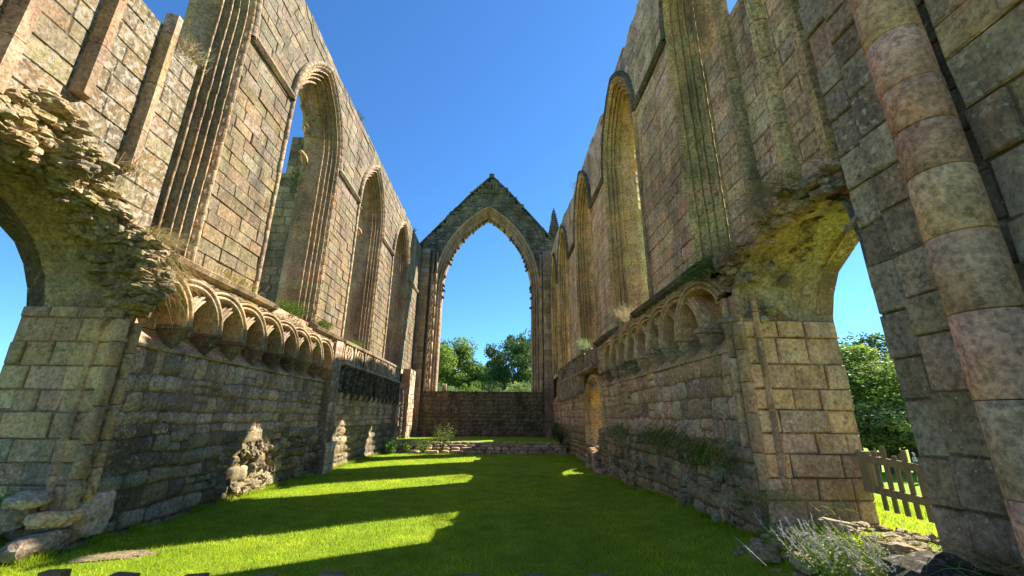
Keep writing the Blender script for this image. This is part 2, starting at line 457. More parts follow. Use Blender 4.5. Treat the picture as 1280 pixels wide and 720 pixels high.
bands_up = lambda u, z: ({'pale': 2, 'grey': 4, 'buff': 2, 'pink': .3} if z > 9 else
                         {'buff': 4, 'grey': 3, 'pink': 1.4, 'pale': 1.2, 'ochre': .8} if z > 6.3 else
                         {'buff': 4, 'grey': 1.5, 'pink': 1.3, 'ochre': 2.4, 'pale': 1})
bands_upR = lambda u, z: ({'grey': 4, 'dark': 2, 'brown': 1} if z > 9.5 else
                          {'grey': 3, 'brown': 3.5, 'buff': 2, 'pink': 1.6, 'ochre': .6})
def low_pal(u, z):
    if z < 1.35: return {'grey': 3, 'dark': 3, 'brown': 1.5, 'pale': .7, 'black': 2.4}
    return {'grey': 4, 'dark': 2.4, 'buff': 2, 'brown': 1, 'pale': .8, 'black': 1.2}
def low_palR(u, z):
    return {'grey': 3, 'brown': 3, 'buff': 2, 'dark': 1.2, 'pink': .6} if z > 1.3 else {'brown': 4, 'grey': 2, 'dark': 2, 'pink': .8}

def topL(u):
    return 12.72+.07*noise.noise(Vector((u*1.3, 3, 0)))+.2*noise.noise(Vector((u*3.3, 6, 0)))+.3*min(1, max(0, (u-12)/12))
def topR(u):
    b = 12.35+.25*noise.noise(Vector((u*1.1, 8, 0)))+.18*noise.noise(Vector((u*3.1, 5, 0)))
    if 11.8 < u < 14.1: b -= .12
    if 12.1 < u < 12.5: b -= .2
    if u > 19: b += .5*min(1, (u-19)/4)
    return b

def side_wall(F, WS, label, pal, mat, top, yfar, right):
    w = thing('ruined_wall', label, 'wall', (XR if right else XL, 14, 0))
    w.location = (0, 0, 0)
    ops = [(A, BAND+.02) for A in WS]
    mb = MB()
    u0 = 3.62 if right else 2.0
    masonry(mb, F, u0, yfar, ZSILL, 13.9, ops, None, pal=pal, top=top, rough=.009, bev=.011, gap=.005, thick=TU)
    mb.build('upper_masonry', mat, w)
    # horizontal string at the springing, linking the hood moulds
    for a, b in zip(WS, WS[1:]+[None]):
        mb = MB()
        e = (b.u0-b.w-BAND-.14) if b else yfar
        s0 = a.u0+a.w+BAND+.14
        if e-s0 > .1:
          course(mb, F, s0, e, [(ZSP-.1, -.02), (ZSP-.1, .05), (ZSP-.02, .12), (ZSP+.06, .10), (ZSP+.10, .02), (ZSP+.12, -.02)], {'dark': 2, 'grey': 1})
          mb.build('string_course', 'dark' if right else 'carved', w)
    cw = {'grey': 3, 'buff': 2, 'brown': 1.4, 'ochre': .8} if not right else {'buff': 3, 'brown': 3, 'ochre': 2.4, 'grey': 1}
    for k, A in enumerate(WS):
        mb = MB()
        rng = None
        if k == 0: rng = (.5, 1) if right else (.45, 1)
        if right and k == 2: rng = None
        sweep(mb, F, A, PROF, cw, ZSILL, rng=rng)
        fr = mb.build('window_moulding', 'warm' if right else 'carved', w); fr0 = fr
        if right: fr['label'] = 'honey coloured window moulding with orange bounced glow put into its colour'
        mb = MB()
        n = A.path(0, ZSP-.01, .3)
        sweep(mb, F, A, HOOD, {'dark': 2, 'grey': 2}, ZSP-.08, rng=(.5, 1) if k == 0 else None)
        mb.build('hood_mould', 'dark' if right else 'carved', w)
        # broken tracery left on the inner arch
        if k:
            for sgn, zz in ((1, ZSP-.25), (1, ZSP+.75), (-1, ZSP-.2), (1, ZSP+1.3)):
                mb = MB(); h = A.half(zz) or .5; uu = A.u0+sgn*h
                pts = []
                for i in range(6):
                    t = i/5; pts.append(F(uu-sgn*(.02+.34*math.sin(t*1.7)), zz+.42*t-.5*t*t*(.4), -.75+.03*math.sin(i)))
                tube(mb, pts, [.10, .10, .085, .07, .06, .04], pick({'buff': 1, 'brown': 1}), 7, False)
                tube(mb, [F(uu-sgn*.2, zz+.22, -.75), F(uu-sgn*.3, zz+.02, -.77), F(uu-sgn*.22, zz-.12, -.75)], [.07, .06, .03], pick({'buff': 1, 'brown': 1}), 6, False)
                mb.build('tracery_stub', 'warm' if right else 'carved', fr0)
    return w

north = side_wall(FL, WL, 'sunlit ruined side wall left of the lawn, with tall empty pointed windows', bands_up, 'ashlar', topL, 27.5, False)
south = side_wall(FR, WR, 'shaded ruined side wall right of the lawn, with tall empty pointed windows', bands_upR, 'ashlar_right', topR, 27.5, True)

# walled-up lower part of the near windows, with mullion shafts
def infill(F, A, par, ztop, shafts, pal, mat, right, zb):
    mb = MB()
    masonry(mb, F, A.u0-A.w-.3, A.u0+A.w+.12, 4.3, ztop(A.u0), [], None, pal=pal, d=-.38, thick=.5, top=ztop, rough=.004, bottom=zb, rh=(.28, .36), bl=(.45, .8))
    o = mb.build('window_blocking', mat, par)
    o['label'] = 'coursed blocking stones spotted with lichen inside the near window'
    for (u, z0, z1, r) in shafts:
        mb = MB(); z = z0
        while z < z1-.05:
            e = min(z1, z+rnd.uniform(.7, 1.2)); c = pick({'brown': 3, 'grey': 1, 'buff': 1})
            j = rnd.uniform(-.006, .006)
            sec = [(-r, -.02), (-r, .05), (-r*.55, .13), (r*.55, .13), (r, .05), (r, -.02)]
            vs = [F(u+a+j, zz, -.38+b*1.25) for zz in (z+.006, e-.006) for a, b in sec]; m = len(sec)
            mb.add(vs, [(k, k+1, m+k+1, m+k) for k in range(m-1)]+[tuple(range(m-1, -1, -1)), tuple(range(m, 2*m))], c, False, FLIP[F])
            z = e
        mb.build('mullion_shaft', 'warm' if right else 'carved', o)
infill(FL, W1L, north, lambda u: 8.25 - .10*(5.6-u) , [(5.82, 5.35, 8.45, .095), (4.88, 5.9, 9.6, .10), (4.02, 5.2, 10.4, .12), (3.3, 5.3, 9, .1)],
       bands_up, 'lichened', False, lambda u: 4.3 if u > 5.85 else (5.05 if u > 4.9 else 5.5 if u > 4.5 else 5.1))
infill(FR, W1R, south, lambda u: 8.6 + .12*(u-5.5)-(1.2 if u > 5.75 else 0)*0, [(5.5, 4.5, 9.7, .095), (4.72, 4.4, 10.2, .10), (4.02, 4.4, 9.9, .1)],
       bands_upR, 'ashlar_right', True, lambda u: 4.35)

# =================================================================== LOWER WALLS
ZCAP = 3.12
def lower(F, par, u0, pal, right):
    caps0 = 7.2 if not right else 6.82
    # niche back and lower facing
    FW = warped(F)
    mb = MB()
    masonry(mb, F, u0, 27.5, 2.72, 4.02, [(SD, .16)] if right else [], None, pal=pal, rh=(.26, .34), bl=(.3, .55), n=1, rough=.008, bev=.018, d=-.24, thick=T-.24)
    masonry(mb, F, u0, 27.5, 4.02, ZSILL, [], None, pal=pal, rh=(.26, .34), bl=(.3, .55), n=1, rough=.008, bev=.018)
    course(mb, F, u0, 27.3, [(2.70, -.25), (2.70, .0), (2.74, .015), (2.98, -.23), (2.98, -.25)], {'grey': 2, 'brown': 1, 'buff': 1})
    if not right:
        masonry(mb, FW, u0, 23.0, 1.32, 2.72, [], None, pal=pal, rh=(.18, .38), bl=(.2, .5), n=5, rough=.013, relief=.03, gap=.006, miss=.02)
        masonry(mb, FW, 23.0, 27.5, 0, 2.72, [], None, pal=pal, rh=(.24, .32), bl=(.26, .5), n=1, rough=.012, relief=.035, gap=.006)
    else:
        A = Arch(15.85, .95, 1.02, 1.9, .95)
        masonry(mb, FW, u0, 27.5, 1.32, 2.72, [(SD, .16)], None, pal=pal, rh=(.18, .40), bl=(.2, .6), n=5, rough=.013, relief=.03, gap=.006, miss=.02)
    mb.build('squared_rubble_masonry', 'rough', par)
    mb = MB()
    pj = .05 if not right else .14
    def bt(u): return 1.36+.1*noise.noise(Vector((u*1.2, 1 if right else 2, 0)))
    e = 14.0 if not right else 14.7
    masonry(mb, FW, u0+.02 if not right else u0-.0, e, -.15, 1.42, [], None, pal=pal, rh=(.19, .32), bl=(.26, .6), n=6, rough=.016, relief=.05, gap=.006, d=pj, thick=.6, top=bt, miss=.05)
    if right:
        masonry(mb, FW, e, 27.5, -.1, 1.32, [(SD, .16)], None, pal=pal, rh=(.2, .3), bl=(.26, .5), n=3, rough=.02, relief=.05, gap=.006, d=.02, miss=.02)
    else:
        masonry(mb, FW, 14.6, 23.0, -.1, 1.32, [], None, pal=pal, rh=(.22, .3), bl=(.26, .5), n=3, rough=.02, relief=.05, gap=.006, d=.0, miss=.02)
    # loose stones sticking out of the decayed base
    for i in range(90):
        u = rnd.uniform(u0+.2, e); z = rnd.uniform(.02, 1.35)
        if not right: 
            if i % 3: u = rnd.uniform(8.9, 11.5); z = rnd.uniform(.02, 1.1)
            else: u = rnd.uniform(12, e)
        s = rnd.uniform(.06, .14)
        rock(mb, F(u, z, pj+rnd.uniform(-.06, -.01)), (s*.7, s*1.25, s*.8), pick(pal(u, z)), sub=1 if s < .1 else 2)
    mb.build('decayed_base_masonry', 'rubble', par)
    # moulded cornice
    mb = MB()
    prof = [(4.02, -.02), (4.04, .14), (4.10, .26), (4.18, .30), (4.22, .22), (4.32, .02), (4.32, -.02)]
    cw = {'dark': 2, 'grey': 2, 'brown': 1}
    course(mb, F, 6.5 if not right else 6.35, 9.75 if not right else 9.95, prof, cw)
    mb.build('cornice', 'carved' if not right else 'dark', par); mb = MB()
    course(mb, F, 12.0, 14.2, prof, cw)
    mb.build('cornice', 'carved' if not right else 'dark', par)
    # interlaced arcade
    n = 9
    p = .81
    aw = {'buff': 3, 'grey': 2, 'pale': 1} if not right else {'brown': 3, 'grey': 2, 'buff': 1}
    r0 = p
    for i in range(0 if right else -1, n-1):
        mb = MB(); c = caps0+p*i
        a0, a1 = 180, 0
        if i < 1: a0 = (98 if i < 0 else 180) if not right else 150
        m = 22
        for k in range(m):
            A0, A1 = R(a0+(a1-a0)*k/m), R(a0+(a1-a0)*(k+1)/m)
            col = pick(aw) if k % 3 == 0 else col
            # lateral profile: (radius, d)
            def prof_at(A):
                over = .5-.5*math.cos(max(0, min(1, (math.pi-A)/math.pi*1.4))*math.pi)
                dd = .12+.10*over
                return [(r0-.10, -.25), (r0-.10, dd-.10)]+[(r0-.07+.032*math.cos(t), dd-.045+.045*math.sin(t)) for t in (3.4, 2.5, 1.6, .7, -.2)] + \
                       [(r0-.03, dd-.12), (r0-.02, dd-.12)]+[(r0+.015+.032*math.cos(t), dd-.03+.045*math.sin(t)) for t in (3.4, 2.5, 1.6, .7, -.2)] + \
                       [(r0+.05, dd-.10), (r0+.06, dd-.10), (r0+.07, dd-.03), (r0+.09, dd-.03), (r0+.10, dd-.06), (r0+.10, -.25)]
            P0, P1 = prof_at(A0), prof_at(A1); q = len(P0)
            vs = [F(c+r*math.cos(A0), ZCAP+r*math.sin(A0), d) for r, d in P0]+[F(c+r*math.cos(A1), ZCAP+r*math.sin(A1), d) for r, d in P1]
            mb.add(vs, [(j, j+1, q+j+1, q+j) for j in range(q-1)], col, True, FLIP[F])
        mb.build('arcade_arch', 'carved' if not right else 'pier', par)
    # spandrel above the arches
    mb = MB(); cs = [caps0+p*i for i in range(0 if right else -1, n-1)]
    Ro = r0+.085
    ua, ub = (6.36, 13.75) if not right else (6.25, 14.2); st = .06
    u = ua; k = 0
    def env(u): return max([ZCAP+math.sqrt(max(0, Ro*Ro-(u-c)**2)) for c in cs if abs(u-c) < Ro]+[ZCAP])
    while u < ub:
        z0, z1 = env(u), env(u+st)
        if k % 6 == 0: cc = pick({'grey': 2, 'brown': 2, 'buff': 1.5, 'dark': .6})
        k += 1
        rows = 4
        for r in range(rows):
            def P(uu, zz, t):
                z = zz+(4.06-zz)*t; dd = .13+.05*noise.noise(Vector((uu*6, z*6, 3)))
                return F(uu, z, dd)
            mb.add([P(u, z0, r/rows), P(u+st, z1, r/rows), P(u+st, z1, (r+1)/rows), P(u, z0, (r+1)/rows)], [(0, 1, 2, 3)], cc if r < 2 else pick({'grey': 2, 'brown': 2, 'buff': 1.5}), True, FLIP[F])
        mb.add([F(u, z0, -.25), F(u+st, z1, -.25), F(u+st, z1, .14), F(u, z0, .14)], [(0, 1, 2, 3)], cc, False, FLIP[F])
        u += st
    for i in range(150):
        u = rnd.uniform(ua, ub); zz = rnd.uniform(env(u)+.05, 4.04)
        if zz > env(u): rock(mb, F(u, zz, .12), (.05, rnd.uniform(.05, .13), rnd.uniform(.03, .05)), pick({'grey': 2, 'brown': 2, 'buff': 2}), (rnd.uniform(-.2, .2),)*3, sub=1)
    mb.build('spandrel', 'rubble' if not right else 'carved', par)
    # corbel capitals
    for i in range(-1 if right else 0, n):
        c = caps0+p*i
        if c > 13.9: break
        mb = MB(); lv = [(3.16, .10, .20), (3.13, .145, .25), (3.08, .15, .26), (3.06, .11, .21), (2.97, .085, .16), (2.92, .10, .18), (2.88, .085, .13), (2.76, .055, .02), (2.70, .03, -.08)]
        vs = []
        cc = pick({'dark': 3, 'black': 2} if not right else {'dark': 3, 'grey': 2})
        for z, hw, dd in lv:
            for t in range(7):
                a = math.pi*t/6; vs.append(F(c-hw*math.cos(a)*(1), z, -.24+(dd+.24)*math.sin(a)**.45 if 0 < t < 6 else -.24))
        fs = [(r*7+k, (r+1)*7+k, (r+1)*7+k+1, r*7+k+1) for r in range(len(lv)-1) for k in range(6)]+[tuple(range(7))]
        mb.add(vs, fs, cc, False, FLIP[F])
        mb.build('corbel_capital', 'carved', par)

SD = Arch(15.7, 1.32, .72, 1.85, 1.2)      # small side doorway in the right wall
lower(FL, north, 6.17, low_pal, False)
lower(FR, south, 5.92, low_palR, True)

# panelled stretch with parapet and canopied niches
def panelled(F, par, u0, u1, right, zc0, zc1, skip=()):
    z0, z1 = 3.42, 4.15
    cw = {'grey': 3, 'pale': 2, 'buff': 1} if not right else {'grey': 2, 'brown': 3, 'dark': 1}
    mat = 'carved'
    mb = MB()
    course(mb, F, u0, u1, [(z0-.08, -.02), (z0-.08, .2), (z0-.02, .3), (z0+.05, .28), (z0+.07, .2), (z0+.07, -.02)], cw)
    course(mb, F, u0, u1, [(z1-.06, .10), (z1-.05, .28), (z1+.02, .31), (z1+.08, .2), (z1+.08, .10)], cw, gaps=.0 if not right else .25)
    mb.build('parapet_rail', mat, par)
    n = 7; w = (u1-u0)/n
    for i in range(n):
        if right and i in (5,): continue
        mb = MB(); c = u0+w*(i+.5); zc = (z0+z1)/2+.01
        for (ccu, ccz, rr) in ((c, zc, .29), (c-.1, zc-.1, .13), (c+.1, zc-.1, .13), (c-.1, zc+.1, .13), (c+.1, zc+.1, .13)):
            for k in range(16):
                a, b = 2*math.pi*k/16, 2*math.pi*(k+1)/16; t = .045 if rr > .2 else .028
                vs = [F(ccu+(rr+s)*math.cos(x)*(1 if rr < .2 else 1.25), ccz+(rr+s)*math.sin(x), d) for x in (a, b) for s, d in ((-t, .13), (-t, .23), (t, .23), (t, .13))]
                mb.add(vs, [(0, 1, 5, 4), (1, 2, 6, 5), (2, 3, 7, 6), (3, 0, 4, 7)], pick(cw), False)
        for s in (-1, 1):
            box(mb, F, c+s*w*.48-.04, c+s*w*.48+.04, z0+.05, z1-.05, .1, .25, bev=.01, w=cw)
        mb.build('pierced_panel', mat, par)
    # back wall behind parapet is the wall itself; canopies
    n = 12; w = (u1-u0)/n
    for i in range(n):
        c = u0+w*(i+.5)
        if i in skip: continue
        mb = MB(); A = Arch(c, w*.34, zc0+.05, zc0+.42, .40)
        dk = {'dark': 3, 'grey': 1.5, 'black': 1} if not right else {'grey': 2, 'brown': 3}
        prof = [(w*.13, .02), (w*.13, .24), (w*.05, .30), (0, .22), (0, .0)]
        pa = [A.path(o, zc0+.05, .2) for o, d in prof]
        for k in range(len(pa[0])-1):
            vs = [F(q[k][0], q[k][1], d) for q, (o, d) in zip(pa, prof)]+[F(q[k+1][0], q[k+1][1], d) for q, (o, d) in zip(pa, prof)]
            m = len(prof); mb.add(vs, [(j, j+1, m+j+1, m+j) for j in range(m-1)], pick(dk), False, not FLIP[F])
        # little gable and shaft between
        mb.add([F(c-w*.42, zc0+.5, .24), F(c+w*.42, zc0+.5, .24), F(c, zc1+.08, .27), F(c-w*.42, zc0+.5, .0), F(c+w*.42, zc0+.5, .0), F(c, zc1+.08, .0)],
               [(0, 2, 5, 3), (1, 4, 5, 2)], pick(dk), False, FLIP[F])
        tube(mb, [F(c+w*.5, zc0-.18, .16), F(c+w*.5, zc0-.05, .24), F(c+w*.5, zc1+.05, .24)], [.02, .07, .055], pick(dk), 6, False)
        box(mb, F, c-w*.5, c+w*.5, zc1-.08, z0-.06, -.02, .18, bev=.01, w=dk)
        mb.build('niche_canopy', 'dark' if not right else 'carved', par)
panelled(FL, north, 14.35, 22.9, False, 2.42, 3.34)
panelled(FR, south, 14.35, 23.2, True, 2.62, 3.34, skip=(0, 1, 2, 3))
# flat buttresses and returns on the left wall
mb = MB(); masonry(mb, FL, 13.72, 14.35, .9, 4.1, [], None, pal=low_pal, d=.26, thick=.3, n=3, rough=.012, relief=.03, rh=(.28, .38), bl=(.5, .7))
masonry(mb, FL, 13.75, 14.5, -.1, .9, [], None, pal=lambda u, z: {'pale': 3, 'buff': 2}, d=.32, thick=.4, n=1, rough=.01, relief=.03, rh=(.3, .4), bl=(.5, .7))
mb.build('pilaster', 'rough', north)
mb = MB(); masonry(mb, FL, 22.9, 23.5, -.1, 3.4, [], None, pal=low_pal, d=.22, thick=.3, n=1, rough=.008, rh=(.28, .38), bl=(.5, .7)); mb.build('pilaster', 'rough', north)
mb = MB(); masonry(mb, FL, 24.8, 26.3, .3, 4.35, [], None, pal=lambda u, z: {'pale': 2, 'grey': 2, 'dark': 1}, d=.42, thick=.5, n=1, rough=.012, relief=.03, rh=(.22, .34), bl=(.3, .6),
                   top=lambda u: 4.4-.12*noise.noise(Vector((u*4, 0, 0)))); mb.build('pilaster', 'rough', north)
# niche doorway ring on left far end
mb = MB(); sweep(mb, FL, Arch(24.15, .42, .4, 2.3, .7), [(.22, .02), (.22, .16), (.12, .2), (.05, .1), (0, .0), (0, -.02)], {'dark': 2, 'grey': 1}, .4, rng=None, step=.3); mb.build('blind_doorway', 'dark', north)
# broken ledge stones below windows (top of lower wall inside the openings)
for F, par, lst, nm in ((FL, north, [(9.9, 12.1), (14.7, 17.5), (20.2, 23.2)], 0), (FR, south, [(10.0, 12.2), (14.9, 17.4), (20.2, 23.2)], 1)):
    mb = MB()
    for a, b in lst:
        for i in range(26):
            u = rnd.uniform(a, b); s = rnd.uniform(.08, .2)
            rock(mb, F(u, 4.16+rnd.uniform(-.05, .08), rnd.uniform(-.8, -.15)), (s, s*1.5, s*.5), pick({'grey': 2, 'buff': 2, 'pale': 1}), sub=1)
    mb.build('broken_sill', 'rubble', par)

# small doorway in the right wall: opening cut through the thickness, ring, gate
mb = MB()
sweep(mb, FR, SD, [(.18, -.26), (.18, .06), (.1, .09), (.05, .0), (.0, -.06), (-.05, -.12), (-.08, -.3), (-.14, -.55), (-.16, -.6), (-.1, -T-.02)], {'ochre': 3, 'buff': 2, 'pink': 1}, .72)
mb.build('doorway_moulding', 'warm', south)
mb = MB()
vs = [FR(14.3, .72, -T), FR(17.1, .72, -T), FR(17.1, .72, .05), FR(14.3, .72, .05)]
mb.add(vs, [(0, 1, 2, 3)], pick({'grey': 1})); mb.build('door_sill', 'rough', south)
g = thing('wooden_gate', 'small grey slatted wooden gate closing the little pointed doorway in right wall', 'gate', (XR+.9, 15.7, .73))
for i in range(7):
    mb = MB(); u = -.86+i*.287
    vs = [];
    box(mb, FE, 0, .07, 0, 1.05, -.02, .02, (.3, .3, .3))
    V = [(Vector(v)-Vector((0, YE, 0))) for v in mb.v]; mb.v = [(v.y, u+v.x, v.z) for v in V]
    mb.build('slat', 'greywood', g)
for z in (.15, .85):
    mb = MB(); mb.add([(x, y, zz) for x in (.022, .05) for y in (-.9, .92) for zz in (z, z+.09)], [(0, 1, 3, 2), (4, 6, 7, 5), (0, 4, 5, 1), (2, 3, 7, 6), (0, 2, 6, 4), (1, 5, 7, 3)], (.3, .3, .3))
    mb.build('rail', 'greywood', g)
# round-headed broken tomb recess below the little doorway
t = thing('broken_tomb', 'round broken stone tomb front at the foot of the right wall below small doorway', 'tomb', (3.3, 15.2, 0))
mb = MB()
for k in range(12):
    a = math.pi*k/11; rock(mb, (.0, .55*math.cos(a), .08+.55*math.sin(a)), (.14, .1, .1), pick({'brown': 2, 'dark': 2, 'grey': 1}), (a, 0, 0), sub=1, rough=.1)
mb.build('arch_ring', 'rough', t)
mb = MB(); rock(mb, (.12, 0, .2), (.16, .5, .35), pick({'dark': 1}), (0, 0, 0), rough=.1); mb.build('slab', 'rough', t)

# =================================================================== DOORWAYS AND BROKEN CORES (west ends)
def reveal(F, par, u, z0, z1, mat, w, d0=.0, d1=-T, rh=(.26, .4), rough=.012):
    """jamb face of the doorway, facing the camera (-u side)"""
    mb = MB()
    G = lambda a, z, d: F(u-.05-d, z, a)        # a runs through the thickness
    FLIP[G] = not FLIP[F]
    z = z0
    masonry(mb, G, d1, d0, z0, z1, [], w, d=0, thick=.25, n=1, rough=rough, bev=.015, rh=rh, bl=(.3, .7), gap=.008)
    return mb
RW = {'brown': 4, 'buff': 1, 'dark': 1.6, 'ochre': 1}
mb = reveal(FL, north, 6.17, .1, 3.2, 'pier', RW); mb.build('doorway_jamb', 'pier', north)
mb = reveal(FR, south, 5.92, .1, 3.1, 'pier', {'buff': 3, 'ochre': 1.6, 'grey': 2, 'pink': .8, 'pale': 1}); mb.build('doorway_jamb', 'pier', south)
# chamfered angle shafts of the jambs
for F, u, z0, z1, par, nm in ((FL, 6.17, .5, 3.02, north, 0), (FR, 5.92, .8, 3.5, south, 1)):
    for off, dd, r in ((.0, .0, .085), (.22, .02, .07), (-.05, -.25, .05)):
        mb = MB(); z = z0
        while z < z1-.05:
            e = min(z1, z+rnd.uniform(.35, .6))
            tube(mb, [F(u+off, z+.006, dd), F(u+off, z+.016, dd), F(u+off, e-.016, dd), F(u+off, e-.006, dd)], [r*.9, r, r, r*.9], pick(RW), 8)
            z = e
        mb.build('jamb_shaft', 'pier', par)

def core_surface(F, par, cA, cB, dA, dB, rough, mat, w, name, nu=90, nv=46, rocks=160, rs=(.06, .2), pw=1.0, label=None, elong=1.8, bulge=0.):
    """ruled broken surface between curve A (outer arch, depth dA) and curve B (front edge, depth dB(t))"""
    mb = MB()
    def samp(c, t):
        L = [0]
        for a, b in zip(c, c[1:]): L.append(L[-1]+math.dist(a, b))
        x = t*L[-1]
        for i in range(len(c)-1):
            if x <= L[i+1] or i == len(c)-2:
                s = (x-L[i])/max(1e-6, L[i+1]-L[i]); return tuple(c[i][k]+(c[i+1][k]-c[i][k])*s for k in range(len(c[0])))
    vs = []
    def pos(t, s, disp=True):
        a = samp(cA, t); b = samp(cB, t)
        u = a[0]+(b[0]-a[0])*s; z = a[1]+(b[1]-a[1])*s; d = dA+(b[2]-dA)*(s**pw)
        if disp:
            p = Vector((u*1.0, z*3.2, d*1.2))
            e = math.sin(math.pi*min(1, max(0, s)))**.35 if rough < .1 else min(1, s/.22)**1.5
            # bedded, jagged: quantised noise
            nz = noise.fractal(p*1.5, 1, 2.1, 5)*rough+abs(noise.noise(p*3.3))*rough*.8
            q = math.floor(z*11+noise.noise(Vector((u*2, z*2, 0)))*2)
            nz += (noise.cell(Vector((math.floor(u*4.3+q*.37), q, 1)))-.5)*rough*.45
            d += nz*e+bulge*math.sin(math.pi*min(1, max(0, (s-.15)/.85)))**.7; z += noise.noise(p*2+Vector((9, 0, 0)))*rough*.35*e*(1 if s > .1 else 0)
        return u, z, d
    for i in range(nu+1):
        for k in range(nv+1): vs.append(F(*pos(i/nu, k/nv)))
    for i in range(nu):
        for k in range(nv):
            a = i*(nv+1)+k
            if (k+i) % 5 == 0 or k == 0: col = pick(w)
            mb.add([], [], col)
            mb.f.append([a, a+1, a+nv+2, a+nv+1]); mb.c.append(pick(w)); mb.sm.append(False)
    mb.v = vs
    for i in range(rocks):
        t, s = rnd.uniform(.01, .9), rnd.uniform(.22, .97); u, z, d = pos(t, s, True); sz = rnd.uniform(*rs)
        rx = (sz*.9, sz*elong, sz*rnd.uniform(.4, .8))
        rock(mb, F(u, z, d+sz*.1), rx, pick(w), (rnd.uniform(-.25, .25), rnd.uniform(-.3, .3), rnd.uniform(-.5, .5)), sub=2 if sz > .1 else 1, rough=.3)
    o = mb.build(name, mat, par)
    if label: o['label'] = label
def arc_pts(A, off=0, zb=None):
    return [(p[0], p[1]) for p in A.path(off, zb, .3)]
DL = Arch(5.0, 1.2, 0, 2.85, 1.65); DR = Arch(4.75, 1.17, 0, 2.85, 1.5)
cA = [p for p in reversed(arc_pts(DL, 0, 2.8))]        # from right foot over apex to left foot
cB = [(6.2, 3.02, .02), (6.3, 3.25, .08), (6.42, 3.75, .16), (6.35, 4.12, .14), (6.2, 4.3, -.05), (5.95, 4.75, -.36), (5.4, 5.3, -.36), (4.95, 5.4, -.4), (4.85, 5.75, -.4), (4.45, 5.72, -.42), (4.1, 5.3, -.42), (3.3, 5.35, -.42), (2.2, 5.0, -.3), (1.8, 3.5, -.2), (1.9, 2.9, -.2)]
core_surface(FL, north, cA, cB, -T, None, .12, 'rubble', {'buff': 3, 'grey': 2, 'brown': 1.5, 'ochre': 1.5, 'pale': 3}, 'rubble_core', rocks=620, rs=(.03, .11), pw=.42, label='jagged broken rubble core above the near left doorway arch', elong=1.35, bulge=.26)
cA = [p for p in reversed(arc_pts(DR, 0, 2.8))]
cB = [(5.92, 3.05, .0), (5.95, 3.4, .05), (5.75, 3.75, .03), (5.3, 4.0, -.05), (4.7, 4.12, -.08), (4.1, 4.12, -.06), (3.78, 3.9, -.04), (3.66, 3.4, 0), (3.66, 2.9, 0)]
core_surface(FR, south, cA, cB, -T, None, .04, 'soffit', {'grey': 3, 'buff': 2, 'brown': 2}, 'doorway_vault', rocks=40, rs=(.04, .1), label='greenish stained underside of the right doorway arch')
# outer faces of the west bays (close the wall thickness above the doors)
mb = MB(); masonry(mb, FR, 3.62, 5.92, 2.9, 4.4, [(DR, 0)], {'grey': 1}, d=-T+.25, thick=.25, n=1); mb.build('outer_masonry', 'ashlar_right', south)
mb = MB(); masonry(mb, FL, 2.0, 6.17, 2.9, 5.6, [(DL, 0)], {'grey': 1}, d=-T+.25, thick=.25, n=1); mb.build('outer_masonry', 'ashlar', north)
# ragged edge stones
mb = MB()
for i in range(120):
    t = rnd.random(); u = 6.35-2.6*t if True else 0; z = 3.62+.48*math.sin(min(1, t*1.3)*1.5)+rnd.uniform(.0, .22)
    s = rnd.uniform(.04, .10); rock(mb, FR(u, z, rnd.uniform(-.14, .04)), (s, s*1.4, s*.6), pick({'dark': 1.5, 'grey': 2, 'brown': 2}), sub=1)
mb.build('broken_edge', 'rough', south)
mb = MB()
for i in range(130):
    u = rnd.uniform(6.1, 6.5); z = 3.2+rnd.uniform(0, 1.0); s = rnd.uniform(.05, .12)
    if z-3.15 < (u-6.1)*1.0: continue
    rock(mb, FL(u, z, rnd.uniform(.0, .2)), (s, s*1.5, s*.5), pick({'buff': 3, 'grey': 2, 'brown': 1}), sub=1)
mb.build('broken_edge', 'rubble', north)

# external buttresses seen through the windows
for F, par, mat, pl in ((FL, north, 'carved', low_pal), (FR, south, 'dark', low_palR)):
    for u in (13.45, 18.9):
        mb = MB()
        for (z1, dep, hw) in ((9.65, 1.6, .75), (11.15, 1.0, .72)):
            zz = 0 if z1 < 10 else 9.65
            masonry(mb, F, u-hw, u+hw, zz, z1, [], None, pal=pl, d=-TU, thick=dep, n=1, rough=.008)
            for ud in (-1, 1):
                G = (lambda ud, u, hw, F: (lambda a, z, d: F(u+ud*(hw+d), z, a)))(ud, u, hw, F); FLIP[G] = (ud < 0) ^ FLIP[F] ^ False
                masonry(mb, G, -TU-dep, -TU, zz, z1, [], None, pal=pl, d=.02, thick=.03, n=1, rough=.006, rh=(.26, .34), bl=(.35, .6))
        mb.build('buttress', mat, par)

# crossing pier at the right
pier = thing('crossing_pier', 'massive compound stone pier with one thick rounded shaft, at the right edge', 'pier', (3.9, 3, .6))
pier.location = (0, 0, 0)
PW = {'grey': 2, 'brown': 2, 'buff': 2, 'dark': 1, 'pink': .6}
mb = MB()
masonry(mb, FR, 3.36, 3.66, .30, 13.5, [], {'grey': 2, 'brown': 2, 'dark': 3}, d=.0, thick=T, rough=.012, rh=(.3, .5), bl=(.5, .9))
masonry(mb, FR, 2.98, 3.37, .30, 13.5, [], {'grey': 2, 'brown': 2, 'dark': 2.5}, d=.03, thick=1.5, rough=.012, rh=(.3, .5), bl=(.5, .9))
mb.build('stepped_orders', 'rough', pier); mb = MB()
masonry(mb, FR, 2.5, 3.0, .30, 13.5, [], PW, d=-.06, thick=1.4, n=1, rough=.012, relief=.03, rh=(.3, .5), bl=(.8, 1.2))
masonry(mb, FR, -.5, 2.52, .30, 13.5, [], {'buff': 3, 'ochre': 1.2, 'grey': 2, 'brown': 1}, d=.02, thick=1.6, rough=.015, rh=(.32, .5), bl=(.4, .8), bev=.018)
mb.build('masonry', 'pier', pier)
